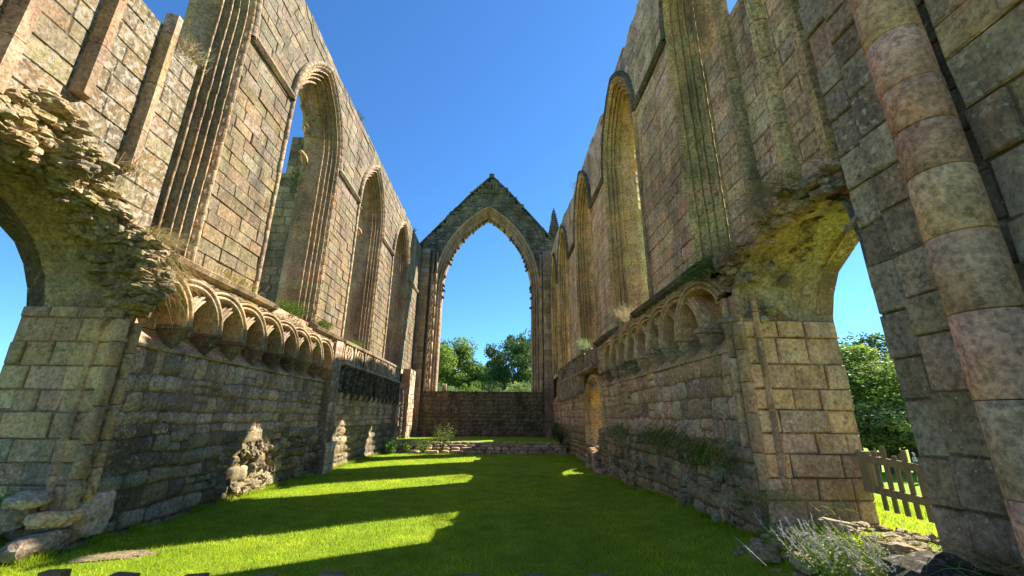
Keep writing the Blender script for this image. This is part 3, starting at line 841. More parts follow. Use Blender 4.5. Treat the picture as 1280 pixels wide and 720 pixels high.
def shaft(name, u, d, r, z0, z1, w, mat, par, dr=(.35, .6)):
    mb = MB(); z = z0
    while z < z1-.05:
        e = min(z1, z+rnd.uniform(*dr)); j = rnd.uniform(-.006, .006)
        tube(mb, [FR(u+j, z+.003, d), FR(u+j, z+.010, d), FR(u+j, (z+e)/2, d), FR(u+j, e-.010, d), FR(u+j, e-.003, d)], [r-.007, r, r, r, r-.007], pick(w), 26)
        z = e
    return mb.build(name, mat, par)
shaft('round_shaft', 2.66, .20, .192, .70, 13.4, {'pink': 3, 'buff': 3, 'ochre': .8}, 'smooth', pier)
mb = MB()
for (u, s) in ((3.5, .3), (3.1, .35), (2.7, .36), (2.3, .35), (1.9, .4)):
    rock(mb, FR(u, .45, .1), (.5, .26, .26), pick({'dark': 1, 'black': 2}), (0, 0, rnd.uniform(-.1, .1)), rough=.15)
mb.build('footing', 'dark', pier)

# =================================================================== EAST WALL
east = thing('gable_wall', 'gabled end wall at the far end with one huge empty pointed window', 'wall')
EA = Arch(-.92, 3.14, 3.2, 10.1, 5.75)
def gtop(u):
    a = abs(u+.76)
    return 19.1-a*1.0 if a < 1.3 else 17.8-(a-1.3)*1.19
mb = MB()
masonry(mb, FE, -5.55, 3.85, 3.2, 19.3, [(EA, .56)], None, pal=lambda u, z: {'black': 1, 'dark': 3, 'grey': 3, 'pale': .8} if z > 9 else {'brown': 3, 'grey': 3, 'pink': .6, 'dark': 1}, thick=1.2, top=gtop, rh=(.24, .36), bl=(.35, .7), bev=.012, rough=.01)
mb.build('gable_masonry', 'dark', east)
mb = MB()
masonry(mb, warped(FE, .04), -5.55, 3.85, .35, 3.2, [], {'brown': 3, 'grey': 3, 'buff': 2, 'pink': 1}, thick=1.2, rh=(.2, .32), bl=(.25, .6), n=3, rough=.012, d=.03, relief=.035, miss=.03)
course(mb, FE, -4.3, 2.6, [(3.16, -1.2), (3.16, .06), (3.24, .05), (3.26, -1.2)], {'dark': 1, 'brown': 1})
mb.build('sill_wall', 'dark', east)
mb = MB()
EP = ([(.62, .0), (.62, .06), (.56, .09)]+roll(.5, .02, .055, 80, -60)+[(.44, -.15), (.42, -.18)]+roll(.36, -.14, .06, 110, -60)+[(.29, -.35), (.27, -.37)]+roll(.21, -.34, .065, 110, -60)+[(.14, -.56)]+roll(.07, -.55, .06, 110, -80)+[(0, -.75), (.02, -1.22)])
sweep(mb, FE, EA, EP, {'grey': 3, 'brown': 2, 'buff': 1}, 3.22, step=.4)
mb.build('arch_moulding', 'carved', east)
# corner pilasters
mb = MB()
for a, b in ((-5.55, -4.95), (3.0, 3.6)):
    mb = MB()
    masonry(mb, FE, a, b, .35, 13.0, [], {'grey': 2, 'brown': 2, 'dark': 1.5}, d=.22, thick=.3, rh=(.3, .4), bl=(.6, .9), rough=.006)
    mb.build('corner_pilaster', 'carved', east)
for u in (-4.72, 2.86, -4.45, 3.1-.05):
    mb = MB(); z = 3.2
    while z < 12.4: tube(mb, [FE(u, z+.01, .1), FE(u, z+.8, .1)], .075, pick({'grey': 2, 'brown': 2}), 8); z += .8
    mb.build('wall_shaft', 'carved', east)
# coping on the gable
mb = MB()
for s in (-1, 1):
    a = 0.
    while a < 4.6:
        b = a+.62; u0_, u1_ = -.76+s*a, -.76+s*b; z0_, z1_ = gtop(u0_)-.02, gtop(u1_)-.02
        vs = [FE(u, z+dz, d) for d in (-1.25, .07) for (u, z, dz) in ((u0_, z0_, 0), (u1_, z1_, 0), (u1_, z1_, .13), (u0_, z0_, .13))]
        mb.add(vs, [(0, 1, 2, 3), (7, 6, 5, 4), (0, 4, 5, 1), (1, 5, 6, 2), (2, 6, 7, 3), (3, 7, 4, 0)], pick({'dark': 2, 'grey': 1, 'black': 1}))
        a = b+.01
box(mb, FE, -.95, -.57, 18.98, 19.32, -.9, .08, bev=.02, w={'dark': 1})
course(mb, FE, -2.1, .6, [(17.62, -.02), (17.62, .08), (17.72, .08), (17.76, -.02)], {'dark': 1})
mb.build('gable_coping', 'dark', east)
mb = MB(); A = Arch(-.76, .1, 17.98, 18.25, .22)
sweep(mb, FE, A, [(.09, .01), (.09, .09), (.0, .07), (0, .015)], {'grey': 1}, 17.98, step=.12); 
box(mb, FE, -.85, -.67, 17.98, 18.3, .0, .02, (.012, .012, .012)); mb.build('gable_niche', 'dark', east)  # near-black plate paints the shade inside the niche
# cusp stubs round the arch
pa = EA.path(.02, 3.3, .34)
arc = [(i, p) for i, p in enumerate(pa) if p[1] > 9.0]
for i, p in arc[::2]:
    if rnd.random() < .12: continue
    cu, cz = EA.u0, 8.6
    v = Vector((cu-p[0], cz-p[1]-.5)).normalized(); L_ = rnd.uniform(.08, .24)
    mb = MB(); q = (p[0]+v.x*L_, p[1]+v.y*L_); tn = Vector((-v.y, v.x))*rnd.uniform(-.12, .12)
    tube(mb, [FE(p[0]-v.x*.08, p[1]-v.y*.08, -.72), FE((p[0]+q[0])/2+tn.x*.3, (p[1]+q[1])/2+tn.y*.3, -.72), FE(q[0]+tn.x, q[1]+tn.y-.04, -.72)], [.13, .10, .06], pick({'dark': 2, 'grey': 1}), 6, False)
    mb.build('tracery_stub', 'dark', east)
# sill fragments of the mullions
for u in (-3.6, -3.45):
    mb = MB(); tube(mb, [FE(u, 3.25, -.5), FE(u, 3.5, -.5), FE(u, 3.75, -.55)], [.12, .06, .05], pick({'grey': 1}), 8); mb.build('mullion_base', 'carved', east)
# pinnacle on the far right corner
pin = MB()
def sq(z, h, x=3.98, y=28.2): return [(x-h, y-h, z), (x+h, y-h, z), (x+h, y+h, z), (x-h, y+h, z)]
lv = [(9.5, .42), (14.0, .42), (14.05, .48), (14.2, .48), (14.25, .33), (14.9, .30), (14.95, .36), (15.05, .3), (16.55, .06), (16.6, .1), (16.68, .1), (16.72, .05), (16.95, .02)]
vs = [v for z, h in lv for v in sq(z, h)]
pin.add(vs, [(i*4+k, i*4+(k+1) % 4, (i+1)*4+(k+1) % 4, (i+1)*4+k) for i in range(len(lv)-1) for k in range(4)], PAL['dark'])
for z in np.arange(15.2, 16.5, .2):
    h = .3-(z-15.05)/1.5*.24
    for sx in (-1, 1):
        for sy in (-1, 1): rock(pin, (3.98+sx*(h+.03), 28.2+sy*(h+.03), z), (.055, .055, .06), PAL['dark'], sub=1)
for sx in (-1, 1):
    for sy in (-1, 1): tube(pin, [(3.98+sx*.38, 28.2+sy*.38, 14.2), (3.98+sx*.38, 28.2+sy*.38, 14.75), (3.98+sx*.36, 28.2+sy*.36, 15.15)], [.08, .08, .01], PAL['dark'], 5, False)
pin.build('pinnacle', 'dark', east)

# =================================================================== GROUND
def gz(x, y):
    def sm(t): t = max(0., min(1., t)); return t*t*(3-2*t)
    z = 0.
    if x > 2.2 and y < 12:                     # rises to the right wall and threshold
        z += .2*sm((x-2.2)/1.3)*sm((12-y)/4)*(1-sm((x-4)/1.5))
        z += .36*sm((x-2.7)/.9)*sm((6.2-y)/1.2)
    if x > 4: z -= 1.9*sm((x-5.5)/16)
    if x < -5.5 : z += .45*sm((-x-5.5)/1.3)*sm((7.5-y)/2)-.6*sm((-x-7)/20)
    if y > 28.5: z -= 3.5*sm((y-29)/30)
    r = math.hypot(x, y)
    if r > 45: z += 5*sm((r-60)/200)
    if r < 60 : z += .025*noise.noise(Vector((x*.7, y*.7, 0)))
    return z
xs = sorted(set(list(np.round(np.concatenate([np.arange(-12, 12, .3), np.arange(-60, 60, 4), np.arange(-600, 601, 50)]), 3))))
ys = sorted(set(list(np.round(np.concatenate([np.arange(-3, 30, .35), np.arange(-60, 110, 4), np.arange(-500, 801, 50)]), 3))))
V = np.array([(x, y, gz(x, y)) for x in xs for y in ys]); ny = len(ys)
Fs = np.array([(i*ny+k, (i+1)*ny+k, (i+1)*ny+k+1, i*ny+k+1) for i in range(len(xs)-1) for k in range(ny-1)])
lawn = quick('lawn', V, Fs, 'lawn', smooth=True); lawn['kind'] = 'structure'
mb = MB(); nx_, ny_ = 60, 24
vs = []
for i in range(nx_+1):
    for k in range(ny_+1):
        x = -5.5+9.0*i/nx_; y = 21.75+5.8*k/ny_
        vs.append((x, y, (.50+.03*noise.noise(Vector((x, y, 4)))) if k else .28))
mb.add(vs, [(i*(ny_+1)+k, (i+1)*(ny_+1)+k, (i+1)*(ny_+1)+k+1, i*(ny_+1)+k+1) for i in range(nx_) for k in range(ny_)], (.1, .2, .02), True)
rl = mb.build('raised_lawn', 'lawn'); rl['kind'] = 'structure'
# stone steps in front of the raised lawn
st = thing('stone_steps', 'low weathered stone steps across the far end of the lawn', 'steps')
for k, (y, z0, z1) in enumerate(((21.25, -.05, .14), (21.48, .12, .27), (21.7, .25, .38), (21.86, .36, .5))):
    mb = MB(); x = -5.4
    while x < 3.35:
        e = min(3.4, x+rnd.uniform(.35, .95)); s = (e-x)/2
        rock(mb, (x+s, y+.16+rnd.uniform(-.04, .04), (z0+z1)/2), (s, .2, (z1-z0)*.56), pick({'dark': 3, 'grey': 2, 'pale': .6}), (0, 0, rnd.uniform(-.04, .04)), sub=2, rough=.08)
        x = e
    mb.build('step', 'rough', st)

# grass blades
def blades(name, n, fn, h, w, cols, mat='blade', parent=None):
    rs = np.random.RandomState(len(name)*7+n)
    P = fn(rs, n); m = len(P)
    a = rs.uniform(0, 2*np.pi, m); hh = h*rs.uniform(.5, 1.3, m); ww = w*rs.uniform(.6, 1.3, m)
    lean = rs.normal(0, .45, (m, 2))*hh[:, None]
    dx = np.stack([np.cos(a)*ww, np.sin(a)*ww, np.zeros(m)], 1)
    tip = P+np.stack([lean[:, 0], lean[:, 1], hh], 1)
    V = np.stack([P-dx, P+dx, tip], 1).reshape(-1, 3); F = np.arange(3*m).reshape(-1, 3)
    c = np.array(cols)[rs.randint(0, len(cols), m)]*rs.uniform(.7, 1.25, (m, 1))*np.array([[1+.45*noise.noise(Vector((q[0]*.7, q[1]*.7, 1)))+.35*noise.noise(Vector((q[0]*3.1, q[1]*3.1, 9))), 1+.25*noise.noise(Vector((q[0]*.7, q[1]*.7, 1)))+.3*noise.noise(Vector((q[0]*3.1, q[1]*3.1, 9))), 1.] for q in P])
    return quick(name, V, F, mat, c, parent)
def lawn_pts(rs, n):
    y = 2.2+18.8*rs.power(.62, n)**1.0; x = rs.uniform(-5.5, 3.9, n)
    keep = (x > -5.5) & ((x < 3.45) | (y < 6.0)) & (y < 21.2)
    x, y = x[keep], y[keep]
    return np.array([(a, b, gz(a, b)-.004) for a, b in zip(x, y)])
gr = blades('grass', 230000, lawn_pts, .045, .005, [(1, 1, 1), (1.15, 1.0, .8), (.8, .95, .8), (1.3, 1.1, 1.2)])
gr['kind'] = 'stuff'
def fringe_pts(rs, n):
    sd = rs.random_sample(n) < .5; y = 5+17*rs.power(.7, n)
    x = np.where(sd, -5.47+np.abs(rs.normal(0, .05, n)), 3.42-np.abs(rs.normal(0, .07, n)))
    cl = np.array([noise.noise(Vector((a*1.5, b*2.2, 5))) for a, b in zip(x, y)]); k = cl > -.05
    x, y = x[k], y[k]
    return np.array([(a, b, gz(a, b)-.004) for a, b in zip(x, y)])
fr_ = blades('grass_fringe', 14000, fringe_pts, .11, .006, [(.8, .9, .8), (1, .9, .6), (1.1, .95, .7)]); fr_['kind'] = 'stuff'
def out_pts(rs, n):
    x = rs.uniform(4.9, 14, n); y = 2+13*rs.random_sample(n)
    return np.array([(a, b, gz(a, b)-.004) for a, b in zip(x, y)])
dz = MB()
for i in range(90):
    x, y = rnd.uniform(-5.2, 3.2), rnd.uniform(4, 19); q = .007
    dz.add([(x-q, y, gz(x, y)+.04), (x, y-q, gz(x, y)+.042), (x+q, y, gz(x, y)+.045), (x, y+q, gz(x, y)+.043)], [(0, 1, 2, 3)], (1, 1, 1))
dz = dz.build('daisies', 'white_cloth'); dz['kind'] = 'stuff'
g2 = blades('meadow_grass', 50000, out_pts, .09, .009, [(1, 1, 1), (1.2, 1.05, .9)]); g2['kind'] = 'stuff'

# =================================================================== TUFTS, PLANTS
def tuft(name, label, cat, c, n, h, spread, mat, cols, dirv=(0, 0, 1), droop=.4, w=.006, group=None, flowers=0, leafy=0, lw=.02):
    mb = MB(); dv = Vector(dirv).normalized()
    for i in range(n):
        p = Vector((rnd.gauss(0, spread[0]), rnd.gauss(0, spread[1]), rnd.gauss(0, spread[2])))
        d = (dv+Vector((rnd.gauss(0, .45), rnd.gauss(0, .45), rnd.gauss(0, .25)))).normalized()
        L_ = h*rnd.uniform(.5, 1.2); col = tuple(x*rnd.uniform(.7, 1.25) for x in rnd.choice(cols))
        sd = d.orthogonal().normalized()*w; pts = []
        for k in range(4):
            t = k/3; q = p+d*L_*t+Vector((0, 0, -droop*L_*t*t)); s = sd*(1-t*.85)
            pts += [tuple(q-s), tuple(q+s)]
        mb.add(pts, [(2*k, 2*k+1, 2*k+3, 2*k+2) for k in range(3)], col)
        if leafy:
            for j in range(leafy):
                t = rnd.uniform(.2, 1); q = p+d*L_*t+Vector((0, 0, -droop*L_*t*t))
                a = Vector((rnd.gauss(0, 1), rnd.gauss(0, 1), rnd.gauss(0, .6))).normalized()*lw; b = a.orthogonal().normalized()*lw*.6
                mb.add([tuple(q), tuple(q+a+b), tuple(q+a*2), tuple(q+a-b)], [(0, 1, 2, 3)], col)
    o = mb.build(name, mat); o.location = c
    tag(o, label, cat, group)
    return o
DRY = [(1, 1, 1), (.8, .75, .6), (1.15, 1.1, .9)]; GRN = [(1, 1, 1), (.8, 1, .8), (1.3, 1.2, .8)]
tuft('grass_tuft', 'dry straw coloured grass clump on the broken ledge above the right doorway', 'grass', (3.45, 4.35, 4.35), 420, .55, (.12, .28, .06), 'dry', DRY, (-.6, .2, .7), .5)
tuft('grass_tuft', 'brownish grass clump hanging at foot of the first mullion shafts on right', 'grass', (3.4, 5.6, 4.1), 260, .42, (.1, .25, .08), 'dry', DRY, (-.6, 0, .6), .6)
tuft('ledge_plant', 'green wispy plant on broken masonry beside the right cornice end', 'plant', (3.35, 6.25, 4.0), 200, .4, (.08, .22, .12), 'shrub', GRN, (-.6, 0, .3), .6, leafy=2)
tuft('grass_tuft', 'pale dry grass standing on the right ledge below the second window', 'grass', (3.4, 10.8, 4.25), 260, .55, (.1, .3, .04), 'dry', [(1.3, 1.3, 1.1), (1, 1, .8)], (-.4, 0, 1), .3)
tuft('ledge_plant', 'sunny yellow green tuft on the right ledge below third window', 'plant', (3.35, 16.0, 4.3), 200, .5, (.1, .25, .05), 'shrub', [(1.6, 1.5, .8)], (-.4, 0, 1), .3, leafy=2)
tuft('grass_tuft', 'dry grass clump at foot of the near left window moulding', 'grass', (XL-.1, 6.45, 4.42), 300, .42, (.1, .22, .05), 'dry', DRY, (.6, 0, .6), .5)
tuft('grass_tuft', 'dry trailing grass over the broken start of the left arcade', 'grass', (XL+.12, 6.55, 3.95), 420, .45, (.06, .18, .2), 'dry', [(.7, .65, .5), (.9, .85, .6)], (.4, -.3, -.1), .6)
tuft('grass_tuft', 'small dry grass growing where the left mullion shaft ends in the rubble', 'grass', (XL-.2, 5.75, 5.3), 150, .3, (.06, .12, .06), 'dry', DRY, (.6, -.1, .4), .5)
tuft('grass_tuft', 'grey dry seed heads on top of the left window blocking', 'grass', (XL-.35, 6.32, 8.1), 160, .35, (.08, .14, .04), 'dry', [(1.2, 1.15, 1.1)], (.3, 0, 1), .1, leafy=3, lw=.012)
tuft('ledge_plant', 'green and straw weeds on the left ledge just above the cornice', 'plant', (XL+.12, 8.3, 4.3), 200, .2, (.06, .35, .03), 'dry', [(.9, 1, .5), (1, 1, .8)], (.4, 0, 1), .3)
tuft('ledge_plant', 'weeds on the left sill inside the second window', 'plant', (XL-.1, 11.0, 4.3), 300, .45, (.2, .3, .05), 'shrub', [(1, .9, .7), (1.2, 1.1, .8)], (.3, 0, 1), .3, leafy=3)
tuft('ledge_plant', 'weeds trailing over the left cornice between second and third windows', 'plant', (XL+.15, 12.6, 4.3), 200, .3, (.08, .25, .05), 'shrub', [(1, .9, .6)], (.5, 0, .8), .5, leafy=2)
tuft('ledge_plant', 'tiny weeds on the left sill inside the third window', 'plant', (XL, 16.2, 4.3), 160, .3, (.12, .25, .05), 'shrub', [(1.1, 1, .6)], (.3, 0, 1), .3, leafy=2)
tuft('wall_top_plant', 'small tuft growing on the left wall top just past the second window', 'plant', (XL-.1, 13.6, 12.78), 60, .3, (.05, .12, .02), 'shrub', [(1, .9, .7)], (.3, 0, 1), .3, leafy=3)
tuft('wall_top_plant', 'small tuft on the far end of the left wall top', 'plant', (XL-.1, 24.6, 13.05), 60, .4, (.05, .15, .02), 'shrub', [(1, .9, .7)], (.3, 0, 1), .3, leafy=3)
tuft('wall_top_plant', 'green tuft poking from the right wall top against the sky', 'plant', (XR+.1, 17.6, 12.4), 90, .45, (.05, .15, .03), 'shrub', [(.8, .9, .6)], (-.7, 0, .7), .3, leafy=3)
tuft('window_sprig', 'thin leafy sprig growing from the side of the second left window against the sky', 'plant', (XL-.9, 11.66, 8.6), 60, .55, (.05, .02, .25), 'shrub', [(.6, .7, .5)], (0, -1, .5), .1, leafy=4, lw=.025)
for (x, y, z, lab, sp, n, h) in ((3.3, 8.6, 1.42, 'green ivy like creeper spilling over the right wall ledge, middle of the ledge', 1.0, 700, .35), (3.32, 6.9, 1.3, 'green creeper hanging on the right wall beside the doorway jamb', .6, 420, .35),
                                  (3.35, 11.6, 1.45, 'small creeper patch at the far end of the right wall ledge', .8, 300, .25)):
    tuft('creeper', lab, 'plant', (x, y, z), int(n*.4), h*.7, (.05, sp*.7, .09), 'shrub', [(.7, .6, .45), (1.1, .9, .6), (1.5, 1.1, .8)], (-.5, 0, -.3), .8, leafy=3, lw=.018)
tuft('fern', 'small green weeds growing between rocks in the left doorway', 'plant', (-6.05, 6.3, .6), 160, .3, (.15, .2, .03), 'shrub', [(.8, 1.1, .7)], (.3, -.3, 1), .5, leafy=4, lw=.02)
tuft('grass_tuft', 'long grass hanging at the foot of the right doorway jamb', 'grass', (3.5, 5.75, .72), 420, .32, (.2, .4, .06), 'dry', [(.7, .8, .4), (1, .95, .7)], (-.2, -.3, .7), .6)
tuft('grass_tuft', 'grass sprouting against the foot of the big right pier', 'grass', (3.35, 3.0, .75), 200, .35, (.05, .3, .03), 'dry', [(.7, .75, .4)], (-.2, -.2, 1), .5)
# flowering clump at the lower right
fl = thing('flowering_plant', 'pale flower spikes above bright green leaves at lower right corner', 'plant', (3.2, 4.15, .42))
mb = MB(); mf = MB()
for i in range(650):
    p = Vector((rnd.gauss(0, .18), rnd.gauss(0, .26), 0)); d = Vector((rnd.gauss(-.25, .4), rnd.gauss(-.1, .35), 1)).normalized(); L_ = rnd.uniform(.15, .32)
    col = rnd.choice([(1.5, 1.5, .9), (1, 1.2, .8), (1.8, 1.7, 1)])
    for j in range(7):
        q = p+d*L_*j/6; a = Vector((rnd.gauss(0, 1), rnd.gauss(0, 1), rnd.gauss(0, .8))).normalized()*.022; b = a.orthogonal().normalized()*.006
        mb.add([tuple(q), tuple(q+a+b), tuple(q+a*2), tuple(q+a-b)], [(0, 1, 2, 3)], col)
for i in range(85):
    p = Vector((rnd.gauss(-.05, .22), rnd.gauss(0, .3), .05)); d = Vector((rnd.gauss(-.6, .35), rnd.gauss(.1, .4), 1)).normalized(); L_ = rnd.uniform(.18, .36)
    tube(mf, [p, p+d*L_], [.003, .002], (1, 1, 1), 4)
    for j in range(26):
        q = p+d*L_*(.45+.55*j/26); a = Vector((rnd.gauss(0, 1), rnd.gauss(0, 1), rnd.gauss(.4, .8))).normalized()*.014*(1.3-j/30)
        b = a.orthogonal().normalized()*.006
        mf.add([tuple(q-b), tuple(q+b), tuple(q+a*1.7)], [(0, 1, 2)], (1, 1, 1))
mb.build('leaves', 'shrub', fl); mf.build('flower_spikes', 'petal', fl)

def shrub(name, label, c, r, h, n, cols, lw=.05, mat='shrub', twigs=14):
    t = thing(name, label, 'shrub', c)
    mb = MB(); ml = MB()
    for i in range(twigs):
        a = rnd.uniform(0, 6.28); e = Vector((math.cos(a)*r*rnd.uniform(.3, 1), math.sin(a)*r*rnd.uniform(.3, 1), h*rnd.uniform(.6, 1.1)))
        mid = e*.5+Vector((0, 0, .1*h)); tube(mb, [(0, 0, 0), tuple(mid), tuple(e)], [.014, .01, .004], (.2, .17, .1), 5)
        for j in range(n//twigs):
            s = rnd.uniform(.25, 1.05); q = e*s+Vector((rnd.gauss(0, .18*r), rnd.gauss(0, .18*r), rnd.gauss(0, .1*h)))
            aa = Vector((rnd.gauss(0, 1), rnd.gauss(0, 1), rnd.gauss(0, 1))).normalized()*lw; b = aa.orthogonal().normalized()*lw*.45
            ml.add([tuple(q), tuple(q+aa+b), tuple(q+aa*2), tuple(q+aa-b)], [(0, 1, 2, 3)], tuple(x*rnd.uniform(.7, 1.3) for x in rnd.choice(cols)))
    mb.build('stems', 'bark', t); ml.build('foliage', mat, t)
shrub('shrub', 'pale straw coloured twiggy shrub in the middle of the stone steps', (-2.65, 21.25, .1), .55, 1.15, 700, [(1.7, 1.5, 1.2), (1.3, 1.3, .9)], .035)
shrub('shrub', 'low pale shrub just left of the twiggy one on the steps', (-3.5, 21.2, .05), .55, .6, 600, [(1.5, 1.4, .8)], .035)
shrub('shrub', 'small bright green bush at the left end of the steps', (-4.9, 20.6, 0), .35, .6, 500, [(1, 1.4, .7)], .04)
shrub('shrub', 'yellowish low bush beside the green one on the steps', (-4.3, 21.2, 0), .35, .45, 350, [(1.5, 1.4, .9)], .04)
shrub('shrub', 'dark bush at the foot of the right wall by the raised lawn', (3.15, 21.6, .4), .45, .9, 600, [(.5, .6, .5)], .04)
shrub('shrub', 'dark low growth in the far right corner behind the steps', (3.2, 24.5, .5), .45, 1.1, 500, [(.45, .5, .45)], .04)

# =================================================================== ROCKS
def stone_thing(label, c, s, rot, w, rough=.14, mat='rough', name='fallen_stone', group='fallen stones around the ruin'):
    mb = MB(); rock(mb, (0, 0, 0), s, pick(w), rot, rough=rough); o = mb.build(name, mat); o.location = c; tag(o, label, 'stone', group); return o
stone_thing('long mossy slab in the stack at foot of left doorway', (-5.62, 6.1, .42), (.17, .30, .10), (0, .1, -.25), {'ochre': 1})
stone_thing('grey block lying on top of the mossy slab at left edge', (-5.85, 5.95, .66), (.2, .24, .09), (.1, 0, .4), {'grey': 1})
stone_thing('lowest stone below the mossy slab at left edge', (-5.6, 5.95, .15), (.16, .36, .14), (0, 0, -.1), {'dark': 1, 'grey': 1})
stone_thing('squared dark stone at the foot of left doorway jamb', (-5.62, 6.55, .38), (.2, .3, .28), (0, 0, .05), {'grey': 1})
stone_thing('small stone wedged behind the stack in left doorway', (-6.1, 6.1, .45), (.25, .25, .16), (0, 0, .3), {'brown': 1})
stone_thing('flat worn stone sunk in the sunlit grass at lower left', (-4.72, 6.02, -.01), (.42, .15, .05), (0, 0, .35), {'brown': 2, 'dark': 1}, mat='rubble')
stone_thing('dark little stone at the foot of right wall near the light patches', (3.35, 14.2, .06), (.2, .3, .1), (0, 0, .1), {'dark': 1})
k = 0
pos = [(3.35, 4.5, .52, .3, .22, .1), (3.6, 4.05, .6, .36, .25, .1), (3.15, 4.0, .45, .22, .2, .12), (3.3, 3.65, .52, .3, .22, .1), (3.05, 4.6, .35, .2, .2, .14), (3.7, 4.9, .62, .4, .22, .08), (2.95, 5.1, .3, .2, .26, .14), (3.35, 5.2, .5, .24, .2, .12)]
labs = ['thin pale slab lying furthest left in right doorway rubble', 'broad flat slab in the middle of right doorway threshold', 'small tilted stone at the front of right doorway rubble', 'pale flat slab touching the footing of the big pier',
        'rounded stone half hidden in grass left of doorway rubble', 'wide slab under the wooden fence in right doorway', 'low stone at the foot of the right jamb near the lawn', 'blocky stone under the hanging grass of right jamb']
for (x, y, z, a, b, c_), lb in zip(pos, labs): stone_thing(lb, (x, y, z), (a*.45, b*.6, c_*.6), (rnd.uniform(-.15, .15), rnd.uniform(-.15, .15), rnd.uniform(-.6, .6)), {'pale': 2, 'buff': 2, 'grey': 1}, mat='rubble')

# =================================================================== FENCES
def bar(mb, p, q, w, t, n=None, col=(.3, .25, .15), point=0):
    """squared bar p->q, half width vector w, half thickness vector t"""
    p, q, w, t = Vector(p), Vector(q), Vector(w), Vector(t)
    vs = [p-w-t, p+w-t, p+w+t, p-w+t, q-w-t, q+w-t, q+w+t, q-w+t]
    mb.add([tuple(v) for v in vs], [(3, 2, 1, 0), (4, 5, 6, 7), (0, 1, 5, 4), (1, 2, 6, 5), (2, 3, 7, 6), (3, 0, 4, 7)], col)
ff = thing('picket_fence', 'brown picket fence across the foreground, only its picket tops showing', 'fence', (-.3, 1.0, 0))
for i in range(-5, 15):
    x = -.14+.139*i-.31+.0; z = 1.390-.0012*i+rnd.uniform(-.004, .004)
    mb = MB(); bar(mb, (x+rnd.uniform(-.004, .004), 0, .3), (x, 0, z), (.0225, 0, rnd.uniform(-.002, .002)), (0, .011, 0)); mb.build('picket', 'darkwood', ff)
for z in (.55, 1.15):
    mb = MB(); bar(mb, (-1.6, -.035, z), (1.9, -.035, z), (0, 0, .04), (0, .02, 0)); mb.build('rail', 'darkwood', ff)
for x in (-1.55, .25, 1.85):
    mb = MB(); bar(mb, (x, -.1, -.1), (x, -.1, 1.25), (.045, 0, 0), (0, .045, 0)); mb.build('post', 'darkwood', ff)
df = thing('picket_fence', 'weathered picket fence closing the right doorway, grass showing between pickets', 'fence', (4.55, 5.0, 0))
P0, P1 = Vector((.42, .82, 0)), Vector((.75, -1.0, 0))
dirf = (P1-P0).normalized(); nrm = Vector((dirf.y, -dirf.x, 0))
Lf = (P1-P0).length
for i in range(15):
    p = P0+dirf*(.1+i*.122); tall = 1.40 if i % 2 == 1 else 1.31
    mb = MB(); bar(mb, p+Vector((0, 0, .60-.008*i)), p+Vector((0, 0, tall-.02*i)), dirf*.027, nrm*.011); mb.build('picket', 'wood', df)
for z in (.82, 1.19):
    mb = MB(); bar(mb, P0+nrm*.03+Vector((0, 0, z+.02)), P1+nrm*.03+Vector((0, 0, z-.14)), (0, 0, .045), nrm*.018); mb.build('rail', 'wood', df)
mb = MB(); bar(mb, P0+Vector((-.02, .02, .8)), P0+Vector((-.02, .02, 1.30)), dirf*.07, nrm*.07); mb.build('post', 'wood', df)

# =================================================================== TREES
def crown_mesh(seed, n, cl, flat=1.0, lw=.16):
    rs = np.random.RandomState(seed)
    # clump centres through an ovoid
    c = rs.normal(0, 1, (cl, 3)); c /= np.linalg.norm(c, axis=1)[:, None]
    rad = rs.uniform(.35, 1, (cl, 1))**.6
    c = c*rad*np.array([1, 1, .85*flat]); c[:, 2] += .12*np.abs(c[:, 0])
    cr = rs.uniform(.14, .32, cl)
    k = rs.randint(0, cl, n); d = rs.normal(0, 1, (n, 3)); d /= np.linalg.norm(d, axis=1)[:, None]
    P = c[k]+d*(cr[k]*rs.uniform(.55, 1.05, n))[:, None]*np.array([1, 1, .75])
    a = rs.normal(0, 1, (n, 3)); a[:, 2] *= .5; a /= np.linalg.norm(a, axis=1)[:, None]
    b = np.cross(a, rs.normal(0, 1, (n, 3))); b /= np.linalg.norm(b, axis=1)[:, None]
    s = lw*rs.uniform(.5, 1.2, (n, 1))*.2
    V = np.stack([P-a*s, P+b*s*.6, P+a*s, P-b*s*.6], 1).reshape(-1, 3); F = np.arange(4*n).reshape(-1, 4)
    tc = rs.uniform(.6, 1.5, cl); col = (tc[k]*rs.uniform(.75, 1.3, n))[:, None]*np.array([[1, 1, 1]])
    col = col*np.stack([1+.25*(tc[k]-1), np.ones(n), 1-.2*(tc[k]-1)], 1)
    return V, F, col, c
crowns = []
for sd, fl_ in ((1, 1.0), (2, 1.15), (3, .8)):
    V, F, col, cc = crown_mesh(sd, 26000, 95, fl_)
    o = quick('crown', V, F, 'leaf', col); mbt = MB()
    # trunk in unit crown space: crown radius 1, centre 0, ground at -1.7
    rr = random.Random(sd)
    tube(mbt, [(0, 0, -1.9), (.03, 0, -1.2), (0, .03, -.5), (.02, 0, .3)], [.09, .07, .055, .02], (.2, .16, .1), 8)
    for i in range(14):
        e = cc[rr.randrange(len(cc))]; s = rr.uniform(-1.0, 0)
        tube(mbt, [(0, 0, s), (e[0]*.5, e[1]*.5, (s+e[2])/2-.05), (e[0]*.95, e[1]*.95, e[2]*.95)], [.035, .022, .006], (.2, .16, .1), 5)
    tr = mbt.build('trunk', 'bark'); crowns.append((o, tr))
used = set()
